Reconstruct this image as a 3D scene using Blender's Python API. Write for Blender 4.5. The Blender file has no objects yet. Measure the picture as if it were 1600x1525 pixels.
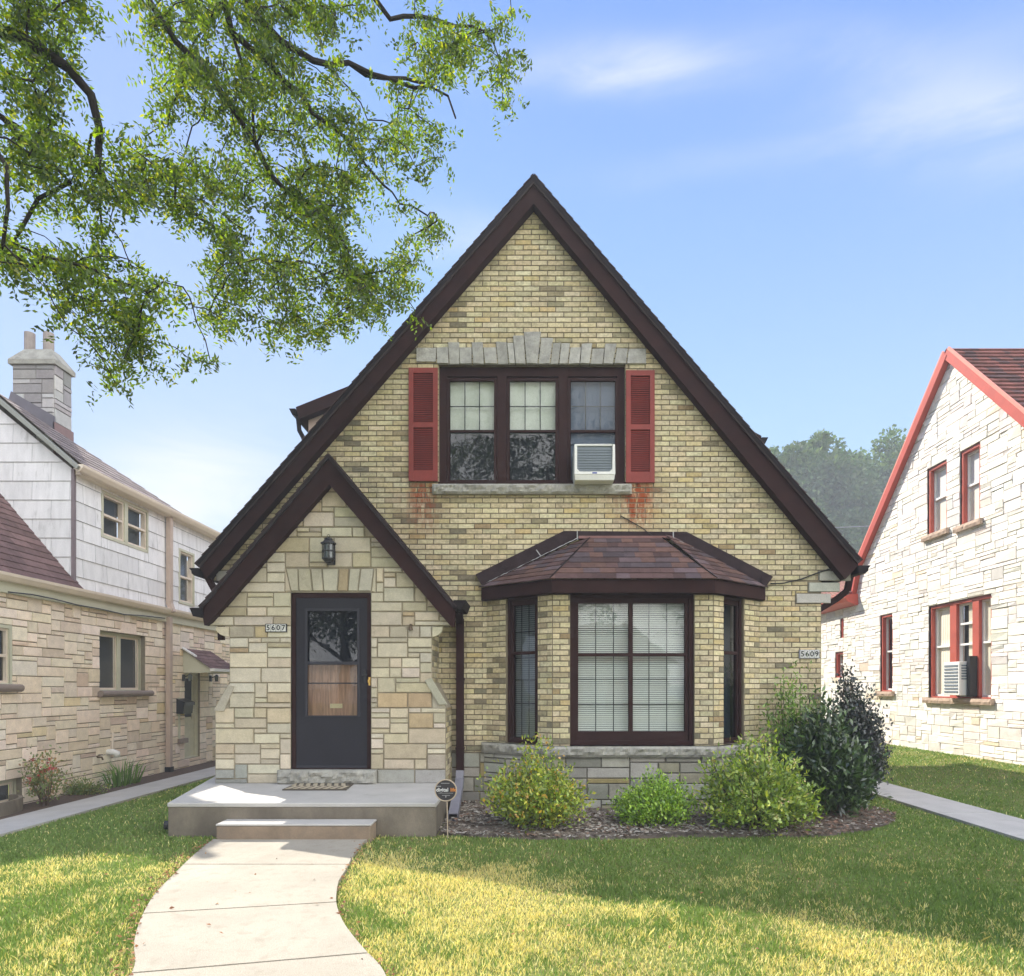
import bpy, bmesh, math, random
import numpy as np
from mathutils import Vector, noise as mnoise
R = math.radians
random.seed(7); rng = np.random.default_rng(7)
SC = bpy.context.scene
# ------------------------------------------------------------------ camera
F = 1024.0; CX = 830.0; CY = 1075.0; EYE = 1.5
cam = bpy.data.objects.new('camera', bpy.data.cameras.new('camera'))
SC.collection.objects.link(cam); SC.camera = cam
cam.location = (0, 0, EYE); cam.rotation_euler = (R(90), 0, 0)
cam.data.sensor_width = 36; cam.data.lens = 36*F/1600
cam.data.shift_x = -(CX-800)/1600; cam.data.shift_y = (CY-762.5)/1600
cam.data.clip_start = .1; cam.data.clip_end = 2000
# ------------------------------------------------------------------ sun, sky, exposure
SA, SB = .74, .763                      # shadow displacement per metre of height: +x, -y
sundir = Vector((-SA, SB, 1)).normalized()
elev = math.asin(sundir.z); azim = math.atan2(sundir.x, sundir.y)   # from +Y, towards +X
sun = bpy.data.objects.new('sun', bpy.data.lights.new('sun', 'SUN'))
SC.collection.objects.link(sun); sun.data.energy = 3.3; sun.data.angle = R(.53); sun.data.color = (1, .93, .82)
sun.rotation_euler = sundir.to_track_quat('Z', 'Y').to_euler()
SC.view_settings.view_transform = 'Standard'; SC.view_settings.look = 'None'
SC.view_settings.exposure = 1.5; SC.view_settings.gamma = 1
SC.cycles.max_bounces = 8; SC.cycles.transparent_max_bounces = 12; SC.cycles.sample_clamp_indirect = 6
W = bpy.data.worlds.new('World'); SC.world = W; W.use_nodes = True
SKY_FILL = 12.0  # brightness of the fill glow added to the unseen sky
HAZE = .0032
def build_world():
    nt = W.node_tree; N = nt.nodes; L = nt.links; N.clear()
    def n(t, **k):
        x = N.new(t)
        for a, b in k.items(): setattr(x, a, b)
        return x
    out = n('ShaderNodeOutputWorld'); bg = n('ShaderNodeBackground'); bg.inputs[1].default_value = .15
    sky = n('ShaderNodeTexSky', sky_type='NISHITA', sun_disc=False, sun_elevation=elev, sun_rotation=azim,
            altitude=200, air_density=1.0, dust_density=.3, ozone_density=3.0)
    tc = n('ShaderNodeTexCoord')
    def M(op, a, b=None, clamp=False):
        m = n('ShaderNodeMath', operation=op, use_clamp=clamp)
        for i, v in enumerate((a, b)):
            if v is None: continue
            if isinstance(v, (int, float)): m.inputs[i].default_value = v
            else: L.new(v, m.inputs[i])
        return m.outputs[0]
    sep = n('ShaderNodeSeparateXYZ'); L.new(tc.outputs['Generated'], sep.inputs[0])
    ny = M('MAXIMUM', sep.outputs[1], .05)
    gx = M('DIVIDE', sep.outputs[0], ny); gz = M('DIVIDE', sep.outputs[2], ny)
    no = n('ShaderNodeTexNoise'); no.inputs['Scale'].default_value = 3.0; no.inputs['Detail'].default_value = 6; no.inputs['Roughness'].default_value = .55
    mp = n('ShaderNodeMapping'); mp.inputs['Scale'].default_value = (.8, .8, 2.4); mp.inputs['Rotation'].default_value = (0, R(12), 0)
    L.new(tc.outputs['Generated'], mp.inputs[0]); L.new(mp.outputs[0], no.inputs['Vector'])
    wv = M('SUBTRACT', no.outputs['Fac'], .5)
    tot = None
    # wisps: centre and half size as directions (x/y, z/y), strength
    for (px, py, rx, rz, tilt, st) in ((1000, 95, 190, 42, .02, .8), (1510, 190, 200, 85, .05, 1.1), (1330, 70, 130, 45, -.2, .35), (285, 770, 150, 95, .1, 1.4),
                                 (725, 360, 75, 40, -.1, .55), (100, 800, 160, 70, 0, .5), (1150, 250, 200, 25, .1, .2), (1560, 60, 120, 40, .2, .2)):
        a = M('SUBTRACT', gx, (px-CX)/F); b = M('SUBTRACT', gz, (CY-py)/F)
        b2 = M('SUBTRACT', b, M('MULTIPLY', a, tilt))
        b2 = M('ADD', b2, M('MULTIPLY', wv, .12))
        a2 = M('ADD', a, M('MULTIPLY', wv, .2))
        q = M('ADD', M('POWER', M('ABSOLUTE', M('DIVIDE', a2, rx/F)), 2), M('POWER', M('ABSOLUTE', M('DIVIDE', b2, rz/F)), 2))
        g = M('MULTIPLY', M('POWER', 2.718, M('MULTIPLY', q, -1.0)), st)
        tot = g if tot is None else M('ADD', tot, g)
    ft = M('ADD', M('MULTIPLY', no.outputs['Fac'], 1.5), -.15, True)
    nf = n('ShaderNodeTexNoise'); nf.inputs['Scale'].default_value = 9; nf.inputs['Detail'].default_value = 8; nf.inputs['Roughness'].default_value = .62; nf.inputs['Distortion'].default_value = .6
    mp2 = n('ShaderNodeMapping'); mp2.inputs['Scale'].default_value = (.45, .45, 1.9); mp2.inputs['Rotation'].default_value = (0, R(-14), 0); L.new(tc.outputs['Generated'], mp2.inputs[0]); L.new(mp2.outputs[0], nf.inputs['Vector'])
    tot = M('MULTIPLY', M('MULTIPLY', tot, ft), M('ADD', M('MULTIPLY', nf.outputs['Fac'], 2.6), -.55, True), True)
    tot = M('MULTIPLY', tot, M('GREATER_THAN', sep.outputs[1], .05))
    # sky colour: the Sky Texture, its glare compressed, over the hazy blue of a summer sky
    el = M('MAXIMUM', sep.outputs[2], 0)
    rp = n('ShaderNodeValToRGB'); L.new(el, rp.inputs[0]); e = rp.color_ramp.elements
    e[0].position = 0; e[0].color = (.64, .76, .97, 1); e[1].position = 1; e[1].color = (.15, .28, .78, 1)
    for p, c in ((.18, (.54, .70, .97)), (.38, (.43, .62, .96)), (.55, (.31, .50, .92)), (.72, (.21, .38, .86))): k = e.new(p); k.color = (*c, 1)
    sc = n('ShaderNodeMix', data_type='RGBA', blend_type='MULTIPLY'); sc.inputs[0].default_value = 1; L.new(rp.outputs[0], sc.inputs[6]); sc.inputs[7].default_value = (2.2, 2.28, 2.42, 1)
    cap = n('ShaderNodeVectorMath', operation='MINIMUM'); L.new(sky.outputs[0], cap.inputs[0]); cap.inputs[1].default_value = (2.6, 3.0, 3.6)
    mx0 = n('ShaderNodeMix', data_type='RGBA'); mx0.inputs[0].default_value = .82; L.new(cap.outputs[0], mx0.inputs[6]); L.new(sc.outputs[2], mx0.inputs[7])
    mx = n('ShaderNodeMix', data_type='RGBA'); L.new(tot, mx.inputs[0]); L.new(mx0.outputs[2], mx.inputs[6]); mx.inputs[7].default_value = (2.45, 2.5, 2.6, 1)
    # white glow added to the unseen sky behind the camera, filling shaded walls
    bk = n('ShaderNodeMapRange', interpolation_type='SMOOTHSTEP'); L.new(M('ADD', M('MULTIPLY', sep.outputs[1], -.9), M('MULTIPLY', sep.outputs[0], .8)), bk.inputs[0]); bk.inputs[1].default_value = .08; bk.inputs[2].default_value = .5
    up = M('MULTIPLY', bk.outputs[0], M('GREATER_THAN', sep.outputs[2], 0))
    nb = n('ShaderNodeTexNoise'); nb.inputs['Scale'].default_value = 4; nb.inputs['Detail'].default_value = 6; L.new(tc.outputs['Generated'], nb.inputs['Vector'])
    up = M('MULTIPLY', up, M('ADD', M('MULTIPLY', nb.outputs['Fac'], 2.2), -.4, True), True)
    mb = n('ShaderNodeMix', data_type='RGBA'); L.new(up, mb.inputs[0]); L.new(mx.outputs[2], mb.inputs[6]); mb.inputs[7].default_value = (SKY_FILL, SKY_FILL*.985, SKY_FILL*.96, 1)
    L.new(mb.outputs[2], bg.inputs[0]); L.new(bg.outputs[0], out.inputs[0])
build_world()
# ------------------------------------------------------------------ helpers
def at(px, py, Y): return ((px-CX)*Y/F, Y, EYE-(py-CY)*Y/F)
def xz(px, py, Y): return ((px-CX)*Y/F, EYE-(py-CY)*Y/F)
def g_np(x, y):
    x = np.asarray(x, float)
    l = np.clip((-4.2-x)/2.2, 0, 1); l = l*l*(3-2*l)
    r = np.clip((x-5.7)/2.6, 0, 1)
    return -.2*l - .04*np.clip((-6.4-x), 0, 1) + .21*r*r*(3-2*r)
def gz(x, y): return float(g_np(x, y))
def vn(x, y, s, seed=0):
    x = np.asarray(x, float)*s+seed*17.3; y = np.asarray(y, float)*s+seed*9.1
    xi = np.floor(x); yi = np.floor(y); fx = x-xi; fy = y-yi; fx = fx*fx*(3-2*fx); fy = fy*fy*(3-2*fy)
    def h(a, b):
        t = np.sin(a*127.1+b*311.7+seed*74.7)*43758.5453; return t-np.floor(t)
    return (h(xi, yi)*(1-fx)+h(xi+1, yi)*fx)*(1-fy)+(h(xi, yi+1)*(1-fx)+h(xi+1, yi+1)*fx)*fy

def thing(name, label, cat, loc=(0, 0, 0), group=None):
    o = bpy.data.objects.new(name, None); SC.collection.objects.link(o); o.location = loc; o.empty_display_size = .2
    o['label'] = label; o['category'] = cat
    if group: o['group'] = group
    return o
def tag(o, label, cat, group=None):
    o['label'] = label; o['category'] = cat
    if group: o['group'] = group
    return o
def rootloc(p):
    v = Vector((0, 0, 0))
    while p is not None: v += p.location; p = p.parent
    return v
def finish(name, me, mat, parent, loc=None):
    if mat is not None: me.materials.append(mat)
    o = bpy.data.objects.new(name, me); SC.collection.objects.link(o)
    if parent is not None: o.parent = parent
    if loc is not None and parent is None: o.location = loc
    return o
class Mb:
    def __init__(s): s.v = []; s.f = []; s.c = []
    def face(s, pts, col=None):
        i = len(s.v); s.v.extend([tuple(p) for p in pts]); s.f.append(tuple(range(i, i+len(pts)))); s.c.append(col)
    def box(s, x0, x1, y0, y1, z0, z1, col=None):
        p = [(x0, y0, z0), (x1, y0, z0), (x1, y1, z0), (x0, y1, z0), (x0, y0, z1), (x1, y0, z1), (x1, y1, z1), (x0, y1, z1)]
        for q in ((3, 2, 1, 0), (4, 5, 6, 7), (0, 1, 5, 4), (1, 2, 6, 5), (2, 3, 7, 6), (3, 0, 4, 7)): s.face([p[k] for k in q], col)
        return s
    def hexa(s, a, b, col=None):       # two quads a, b (same winding) -> solid
        n = len(a)
        s.face(list(reversed(a)), col); s.face(b, col)
        for k in range(n): s.face([a[k], a[(k+1) % n], b[(k+1) % n], b[k]], col)
        return s
    def prism(s, pts, vec, col=None):
        b = [tuple(Vector(p)+Vector(vec)) for p in pts]; return s.hexa(list(pts), b, col)
    def tube(s, pts, rad, n=6, col=None, cap=True):
        pts = [Vector(p) for p in pts]; rings = []
        for i, p in enumerate(pts):
            d = (pts[min(i+1, len(pts)-1)]-pts[max(i-1, 0)]).normalized()
            a = d.cross(Vector((.13, .31, 1))); a = a.normalized() if a.length > 1e-4 else Vector((1, 0, 0)); b = d.cross(a).normalized()
            r = rad[i] if hasattr(rad, '__len__') else rad
            rings.append([p+(a*math.cos(t)+b*math.sin(t))*r for t in [2*math.pi*k/n for k in range(n)]])
        for i in range(len(rings)-1):
            for k in range(n): s.face([rings[i][k], rings[i][(k+1) % n], rings[i+1][(k+1) % n], rings[i+1][k]], col)
        if cap: s.face(list(reversed(rings[0])), col); s.face(rings[-1], col)
        return s
    def bar(s, p, q, w, h, up=(0, 0, 1), col=None):
        p = Vector(p); q = Vector(q); d = (q-p).normalized(); u = Vector(up); a = d.cross(u).normalized(); b = a.cross(d)
        A = [p+a*x*w/2+b*y*h/2 for x, y in ((-1, -1), (1, -1), (1, 1), (-1, 1))]
        return s.hexa(A, [v+(q-p) for v in A], col)
    def cyl(s, c, r, z0, z1, n=16, r2=None, col=None):
        r2 = r if r2 is None else r2
        A = [(c[0]+r*math.cos(t), c[1]+r*math.sin(t), z0) for t in [2*math.pi*k/n for k in range(n)]]
        B = [(c[0]+r2*math.cos(t), c[1]+r2*math.sin(t), z1) for t in [2*math.pi*k/n for k in range(n)]]
        return s.hexa(A, B, col)
    def build(s, name, mat, parent=None, loc=None, smooth=False, bevel=0, merge=False):
        off = rootloc(parent) if parent is not None else Vector(loc or (0, 0, 0))
        me = bpy.data.meshes.new(name); me.from_pydata([(a-off.x, b-off.y, c-off.z) for a, b, c in s.v], [], s.f)
        hascol = any(c is not None for c in s.c); U = []; K = []
        for p, c in zip(me.polygons, s.c):
            n = p.normal
            if abs(n.z) > .97: t = Vector((1, 0, 0)); w = Vector((0, 1, 0))
            else:
                t = Vector((-n.y, n.x, 0)).normalized(); w = n.cross(t)
                if w.z < 0: w = -w
                if abs(t.x) > abs(t.y):
                    if t.x < 0: t = -t
                elif t.y < 0: t = -t
            for vi in s.f[p.index]: v = Vector(s.v[vi]); U += [v.dot(t), v.dot(w)]; K += [*(c or (.5, .5, .5)), 1]
        me.uv_layers.new(name='UVMap'); me.uv_layers[0].data.foreach_set('uv', U)
        if hascol: me.color_attributes.new('col', 'FLOAT_COLOR', 'CORNER'); me.color_attributes[0].data.foreach_set('color', K)
        if smooth: me.polygons.foreach_set('use_smooth', [True]*len(me.polygons))
        o = finish(name, me, mat, parent, loc)
        if smooth or merge:
            bm = bmesh.new(); bm.from_mesh(me); bmesh.ops.remove_doubles(bm, verts=bm.verts, dist=1e-5); bm.to_mesh(me); bm.free()
        if bevel:
            bm = bmesh.new(); bm.from_mesh(me); bmesh.ops.remove_doubles(bm, verts=bm.verts, dist=1e-5); bm.to_mesh(me); bm.free()
            m = o.modifiers.new('bevel', 'BEVEL'); m.width = bevel; m.segments = 2; m.limit_method = 'ANGLE'
        return o
def build_np(name, V, faces, cols, mat, parent=None, loc=None):
    """faces: (N,k) int array; cols: (N,3) per face"""
    off = rootloc(parent) if parent is not None else Vector(loc or (0, 0, 0))
    V = np.asarray(V, np.float32)-np.array(off, np.float32)
    me = bpy.data.meshes.new(name); nf, k = faces.shape
    me.vertices.add(len(V)); me.vertices.foreach_set('co', V.ravel())
    me.loops.add(nf*k); me.loops.foreach_set('vertex_index', faces.astype(np.int32).ravel())
    me.polygons.add(nf); me.polygons.foreach_set('loop_start', np.arange(0, nf*k, k, dtype=np.int32)); me.polygons.foreach_set('loop_total', np.full(nf, k, np.int32))
    me.update(calc_edges=True)
    if cols is not None:
        ca = me.color_attributes.new('col', 'FLOAT_COLOR', 'CORNER')
        c4 = np.ones((nf, k, 4), np.float32); c4[:, :, :3] = np.asarray(cols)[:, None, :]
        ca.data.foreach_set('color', c4.ravel())
    me.validate()
    return finish(name, me, mat, parent, loc)
class Plane:
    """u right along U, v up along V, d out along N"""
    def __init__(s, O, U, V, N): s.O = Vector(O); s.U = Vector(U).normalized(); s.V = Vector(V).normalized(); s.N = Vector(N).normalized(); s.flip = s.U.cross(s.V).dot(s.N) < 0
    def P(s, u, v, d=0): return s.O+s.U*u+s.V*v+s.N*d
    def uv(s, p): q = Vector(p)-s.O; return (q.dot(s.U), q.dot(s.V))
    def face(s, m, pts, col=None):
        pts = [s.P(*p) for p in pts]; m.face(pts[::-1] if s.flip else pts, col)
    def box(s, m, u0, u1, v0, v1, d0, d1, col=None):
        a = [s.P(u0, v0, d0), s.P(u1, v0, d0), s.P(u1, v1, d0), s.P(u0, v1, d0)]; b = [s.P(u0, v0, d1), s.P(u1, v0, d1), s.P(u1, v1, d1), s.P(u0, v1, d1)]
        if s.flip: a.reverse(); b.reverse()
        m.hexa(a, b, col); return m
    def frame(s, m, u0, u1, v0, v1, w, d0, d1, wb=None, wt=None):
        wb = w if wb is None else wb; wt = w if wt is None else wt
        s.box(m, u0, u0+w, v0, v1, d0, d1); s.box(m, u1-w, u1, v0, v1, d0, d1); s.box(m, u0+w, u1-w, v0, v0+wb, d0, d1); s.box(m, u0+w, u1-w, v1-wt, v1, d0, d1)
def front(Y): return Plane((0, Y, 0), (1, 0, 0), (0, 0, 1), (0, -1, 0))
def clip(poly, a, b, c):           # keep a*x+b*y<=c
    out = []
    for i in range(len(poly)):
        p, q = poly[i], poly[(i+1) % len(poly)]; dp = a*p[0]+b*p[1]-c; dq = a*q[0]+b*q[1]-c
        if dp <= 0: out.append(p)
        if (dp < 0 < dq) or (dq < 0 < dp):
            t = dp/(dp-dq); out.append((p[0]+(q[0]-p[0])*t, p[1]+(q[1]-p[1])*t))
    return out
def edges(poly):                   # ccw convex polygon -> half planes
    r = []
    for i in range(len(poly)):
        p, q = poly[i], poly[(i+1) % len(poly)]; dx, dy = q[0]-p[0], q[1]-p[1]; l = math.hypot(dx, dy)
        if l < 1e-6: continue
        r.append((dy/l, -dx/l, (dy*p[0]-dx*p[1])/l))
    return r
def area(p): return .5*sum(p[i][0]*p[(i+1) % len(p)][1]-p[(i+1) % len(p)][0]*p[i][1] for i in range(len(p)))
def ccw(p): return p if area(p) > 0 else p[::-1]
def clipto(poly, region):
    for e in edges(region):
        poly = clip(poly, *e)
        if len(poly) < 3: return []
    return poly
def inset(poly, d):
    q = poly
    for (a, b, c) in edges(poly): q = clip(q, a, b, c-d)
    return q if len(q) >= 3 and area(q) > 1e-5 else []
def rect(u0, v0, u1, v1): return [(u0, v0), (u1, v0), (u1, v1), (u0, v1)]
def minus(r, h):                   # rect minus rect
    u0, v0, u1, v1 = r; a0, b0, a1, b1 = h
    if a0 >= u1 or a1 <= u0 or b0 >= v1 or b1 <= v0: return [r]
    o = []
    if u0 < a0: o.append((u0, v0, a0, v1))
    if u1 > a1: o.append((a1, v0, u1, v1))
    m0, m1 = max(u0, a0), min(u1, a1)
    if v0 < b0: o.append((m0, v0, m1, b0))
    if v1 > b1: o.append((m0, b1, m1, v1))
    return o
def lines(a, b, br, step, jit=0):
    br = sorted({a, b, *[x for x in br if a < x < b]}); o = []
    for p, q in zip(br, br[1:]):
        n = max(1, round((q-p)/step)); o += [p+(q-p)*(k+(random.uniform(-jit, jit) if k else 0))/n for k in range(n)]
    return o+[b]
def backing(m, pl, region, holes, depth=.15, d=0, col=None):
    region = ccw(region); us = [p[0] for p in region]; vs = [p[1] for p in region]
    gu = lines(min(us), max(us), [h[0] for h in holes]+[h[2] for h in holes], 99); gv = lines(min(vs), max(vs), [h[1] for h in holes]+[h[3] for h in holes], 99)
    for a, b in zip(gu, gu[1:]):
        for c, e in zip(gv, gv[1:]):
            mu, mv = (a+b)/2, (c+e)/2
            if any(h[0] < mu < h[2] and h[1] < mv < h[3] for h in holes): continue
            q = clipto(rect(a, c, b, e), region)
            if q: pl.face(m, [(x, y, d) for x, y in q], col)
    for h in holes:
        c4 = rect(*h)
        for k in range(4):
            p, q = c4[k], c4[(k+1) % 4]; pl.face(m, [(p[0], p[1], d), (p[0], p[1], d-depth), (q[0], q[1], d-depth), (q[0], q[1], d)], col)
def unit(m, pl, poly, gap, h, cham, col, jit=0, d0=0):
    q = inset(poly, gap/2)
    if not q: return
    f = inset(q, cham)
    if not f or len(f) != len(q):
        c = (sum(p[0] for p in q)/len(q), sum(p[1] for p in q)/len(q)); f = [(c[0]+(p[0]-c[0])*.9, c[1]+(p[1]-c[1])*.9) for p in q]
        if len(f) != len(q): return
    # align start
    k0 = min(range(len(f)), key=lambda k: (f[k][0]-q[0][0])**2+(f[k][1]-q[0][1])**2); f = f[k0:]+f[:k0]
    hs = [h+random.uniform(-jit, jit) for _ in f]
    n = len(q)
    for k in range(n):
        a, b = q[k], q[(k+1) % n]; c, e = f[(k+1) % n], f[k]
        pl.face(m, [(a[0], a[1], d0), (b[0], b[1], d0), (c[0], c[1], d0+hs[(k+1) % n]), (e[0], e[1], d0+hs[k])], col)
    pl.face(m, [(p[0], p[1], d0+z) for p, z in zip(f, hs)], col)
BW, BH = .2135, .0677
def bricks(m, pl, region, holes=(), colf=None, w=BW, h=BH, gap=.011, u_off=0, depth=.006):
    region = ccw(region); us = [p[0] for p in region]; vs = [p[1] for p in region]
    for j in range(math.floor(min(vs)/h)-1, math.ceil(max(vs)/h)+1):
        off = (j % 2)*w/2+u_off
        i = math.floor((min(us)-off)/w)-1
        u = i*w+off
        while u < max(us):
            ww = w
            rs = [(u, j*h, u+ww, (j+1)*h)]
            for hh in holes: rs = [x for r in rs for x in minus(r, hh)]
            c = colf(u+w/2, (j+.5)*h)
            for r in rs:
                if r[2]-r[0] < .02 or r[3]-r[1] < .015: continue
                q = clipto(rect(*r), region)
                if len(q) >= 3 and area(q) > .0006: unit(m, pl, q, gap+random.uniform(-.002, .003), depth+random.uniform(-.0015, .002), .0025, c)
            u += ww
def ashlar(region, holes=(), cu=.078, cv=.062, hp=((1, .28), (2, .42), (3, .3)), wmax=6, ubr=(), vbr=(), seed=1):
    rnd = random.Random(seed); us = [p[0] for p in region]; vs = [p[1] for p in region]
    U = lines(min(us), max(us), [h[0] for h in holes]+[h[2] for h in holes]+list(ubr), cu); V = lines(min(vs), max(vs), [h[1] for h in holes]+[h[3] for h in holes]+list(vbr), cv)
    nu, nv = len(U)-1, len(V)-1; occ = np.zeros((nu, nv), bool)
    for i in range(nu):
        for j in range(nv):
            mu, mv = (U[i]+U[i+1])/2, (V[j]+V[j+1])/2
            if any(h[0] < mu < h[2] and h[1] < mv < h[3] for h in holes): occ[i, j] = True
    out = []
    for j in range(nv):
        for i in range(nu):
            if occ[i, j]: continue
            hh = rnd.choices([a for a, _ in hp], [b for _, b in hp])[0]; hh = min(hh, nv-j)
            ww = rnd.randint(2 if hh < 3 else 3, wmax if hh > 1 else max(3, wmax-1))
            w = 1
            while w < ww and i+w < nu and not occ[i+w, j]: w += 1
            if i+w < nu and not occ[i+w, j] and (i+w+1 >= nu or occ[i+w+1, j]): w += 1
            k = 1
            while k < hh and not occ[i:i+w, j+k].any(): k += 1
            occ[i:i+w, j:j+k] = True
            out.append((U[i], V[j], U[i+w], V[j+k]))
    return out
def stones(m, pl, region, holes=(), colf=None, gap=.012, depth=.014, clipr=None, jit=.004, **k):
    clipr = ccw(clipr or region)
    for r in ashlar(region, holes, **k):
        q = clipto(rect(*r), clipr)
        if len(q) >= 3 and area(q) > .0012: unit(m, pl, q, gap, depth+random.uniform(-.004, .008), .006, colf((r[0]+r[2])/2, (r[1]+r[3])/2), jit)
def shingles(m, poly, row=.135, w=.3, pal=None, lift=.009, seed=3, up=None, wav=0):
    rnd = random.Random(seed); P = [Vector(p) for p in poly]; n = (P[1]-P[0]).cross(P[2]-P[0]).normalized()
    if n.z < 0 or (abs(n.z) < 1e-3 and up is None and n.y > 0): n = -n
    if up is not None and n.dot(Vector(up)) < 0: n = -n
    U = Vector((-n.y, n.x, 0)).normalized(); V = n.cross(U)
    if V.z < 0: V = -V
    pl = Plane(P[0], U, V, n); reg = ccw([pl.uv(p) for p in P]); us = [p[0] for p in reg]; v0 = min(p[1] for p in reg); v1 = max(p[1] for p in reg)
    pl.face(m, [(a, b, 0) for a, b in reg], pal(rnd, 0, 0))
    j = 0
    while v0+j*row < v1:
        u = min(us)-rnd.random()*w
        while u < max(us):
            ww = w*rnd.uniform(.55, 1.25); vv = v0+j*row-rnd.uniform(0, wav); q = clipto(rect(u, vv, u+ww, v0+(j+1)*row), reg); c = pal(rnd, u, vv)
            if len(q) >= 3 and area(q) > 1e-4:
                q = inset(q, .0012)
                if q:
                    def hgt(b): return lift*(1-.85*max(0, min(1, (b-vv)/row)))+.0015
                    pl.face(m, [(a, b, hgt(b)) for a, b in q], c)
                    for k in range(len(q)):
                        a, b = q[k], q[(k+1) % len(q)]; pl.face(m, [(a[0], a[1], 0), (b[0], b[1], 0), (b[0], b[1], hgt(b[1])), (a[0], a[1], hgt(a[1]))], c)
            u += ww
        j += 1
    return pl
def rough_block(m, pl, u0, u1, v0, v1, d0, d1, amp=.015, step=.03, seed=0, col=None):
    nu = max(2, int((u1-u0)/step)); nv = max(2, int((v1-v0)/step)); G = {}
    for i in range(nu+1):
        for j in range(nv+1):
            e = 0 if i in (0, nu) or j in (0, nv) else 1
            u = u0+(u1-u0)*i/nu; v = v0+(v1-v0)*j/nv
            k = mnoise.noise(Vector((u*14+seed, v*22, seed*3.1)))+.5*mnoise.noise(Vector((u*40, v*40, seed)))
            G[i, j] = (u, v, d1+(amp*k+amp*.7)*e-(.004 if not e else 0))
    for i in range(nu):
        for j in range(nv): pl.face(m, [G[i, j], G[i+1, j], G[i+1, j+1], G[i, j+1]], col)
    pl.face(m, [(u0, v0, d0), (u1, v0, d0), (u1, v0, d1-.004), (u0, v0, d1-.004)], col); pl.face(m, [(u0, v1, d1-.004), (u1, v1, d1-.004), (u1, v1, d0), (u0, v1, d0)], col)
    pl.face(m, [(u0, v0, d0), (u0, v0, d1-.004), (u0, v1, d1-.004), (u0, v1, d0)], col); pl.face(m, [(u1, v0, d1-.004), (u1, v0, d0), (u1, v1, d0), (u1, v1, d1-.004)], col)
# ------------------------------------------------------------------ materials
def node(nt, t, ins=None, **k):
    x = nt.nodes.new(t)
    for a, b in k.items(): setattr(x, a, b)
    for a, b in (ins or {}).items():
        if isinstance(b, bpy.types.NodeSocket): nt.links.new(b, x.inputs[a])
        else: x.inputs[a].default_value = b
    return x
def newmat(name):
    m = bpy.data.materials.new(name); m.use_nodes = True; nt = m.node_tree; b = nt.nodes['Principled BSDF']; return m, nt, b
def mixc(nt, fac, a, b, mode='MIX'):
    x = nt.nodes.new('ShaderNodeMix'); x.data_type = 'RGBA'; x.blend_type = mode
    for i, v in ((0, fac), (6, a), (7, b)):
        if isinstance(v, bpy.types.NodeSocket): nt.links.new(v, x.inputs[i])
        else: x.inputs[i].default_value = v if i == 0 else (*v, 1)
    return x.outputs[2]
def noi(nt, vec, scale, detail=4, rough=.55): return node(nt, 'ShaderNodeTexNoise', {'Vector': vec, 'Scale': scale, 'Detail': detail, 'Roughness': rough}).outputs['Fac']
def mr(nt, v, a, b, c=0, d=1): return node(nt, 'ShaderNodeMapRange', {'Value': v, 'From Min': a, 'From Max': b, 'To Min': c, 'To Max': d}).outputs[0]
def mm(nt, op, a, b): return node(nt, 'ShaderNodeMath', {0: a, 1: b}, operation=op).outputs[0]
def pmat(name, col, rough=.6, var=.2, scale=6, bump=.15, bscale=70, attr=False, metal=0, dirt=None, spec=.4, stretch=None, fine=.1):
    m, nt, b = newmat(name); pos = nt.nodes.new('ShaderNodeNewGeometry').outputs['Position']
    if stretch: pos = node(nt, 'ShaderNodeMapping', {0: pos, 3: stretch}).outputs[0]
    base = node(nt, 'ShaderNodeAttribute', attribute_name='col').outputs['Color'] if attr else col
    if attr and col is not None: base = mixc(nt, 1.0, base, col, 'MULTIPLY')
    f = mr(nt, noi(nt, pos, scale, 5), .25, .75, 1-var, 1+var*.6)
    f2 = mr(nt, noi(nt, pos, bscale*1.7, 3), .3, .7, 1-fine, 1+fine)
    k = mm(nt, 'MULTIPLY', f, f2); kc = node(nt, 'ShaderNodeCombineColor', {0: k, 1: k, 2: k}).outputs[0]
    c = mixc(nt, 1.0, base, kc, 'MULTIPLY')
    if dirt:
        dc, dlo, dhi, dsc = dirt
        c = mixc(nt, mr(nt, noi(nt, pos, dsc, 6, .65), dlo, dhi, 0, .85), c, dc)
    nt.links.new(c, b.inputs['Base Color'])
    b.inputs['Roughness'].default_value = rough; b.inputs['Metallic'].default_value = metal; b.inputs['Specular IOR Level'].default_value = spec
    if bump:
        bp = node(nt, 'ShaderNodeBump', {'Strength': bump, 'Distance': .01, 'Height': noi(nt, pos, bscale, 5, .6)}); nt.links.new(bp.outputs[0], b.inputs['Normal'])
    return m, nt, b
def pm(*a, **k): return pmat(*a, **k)[0]
MAT = {}
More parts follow.
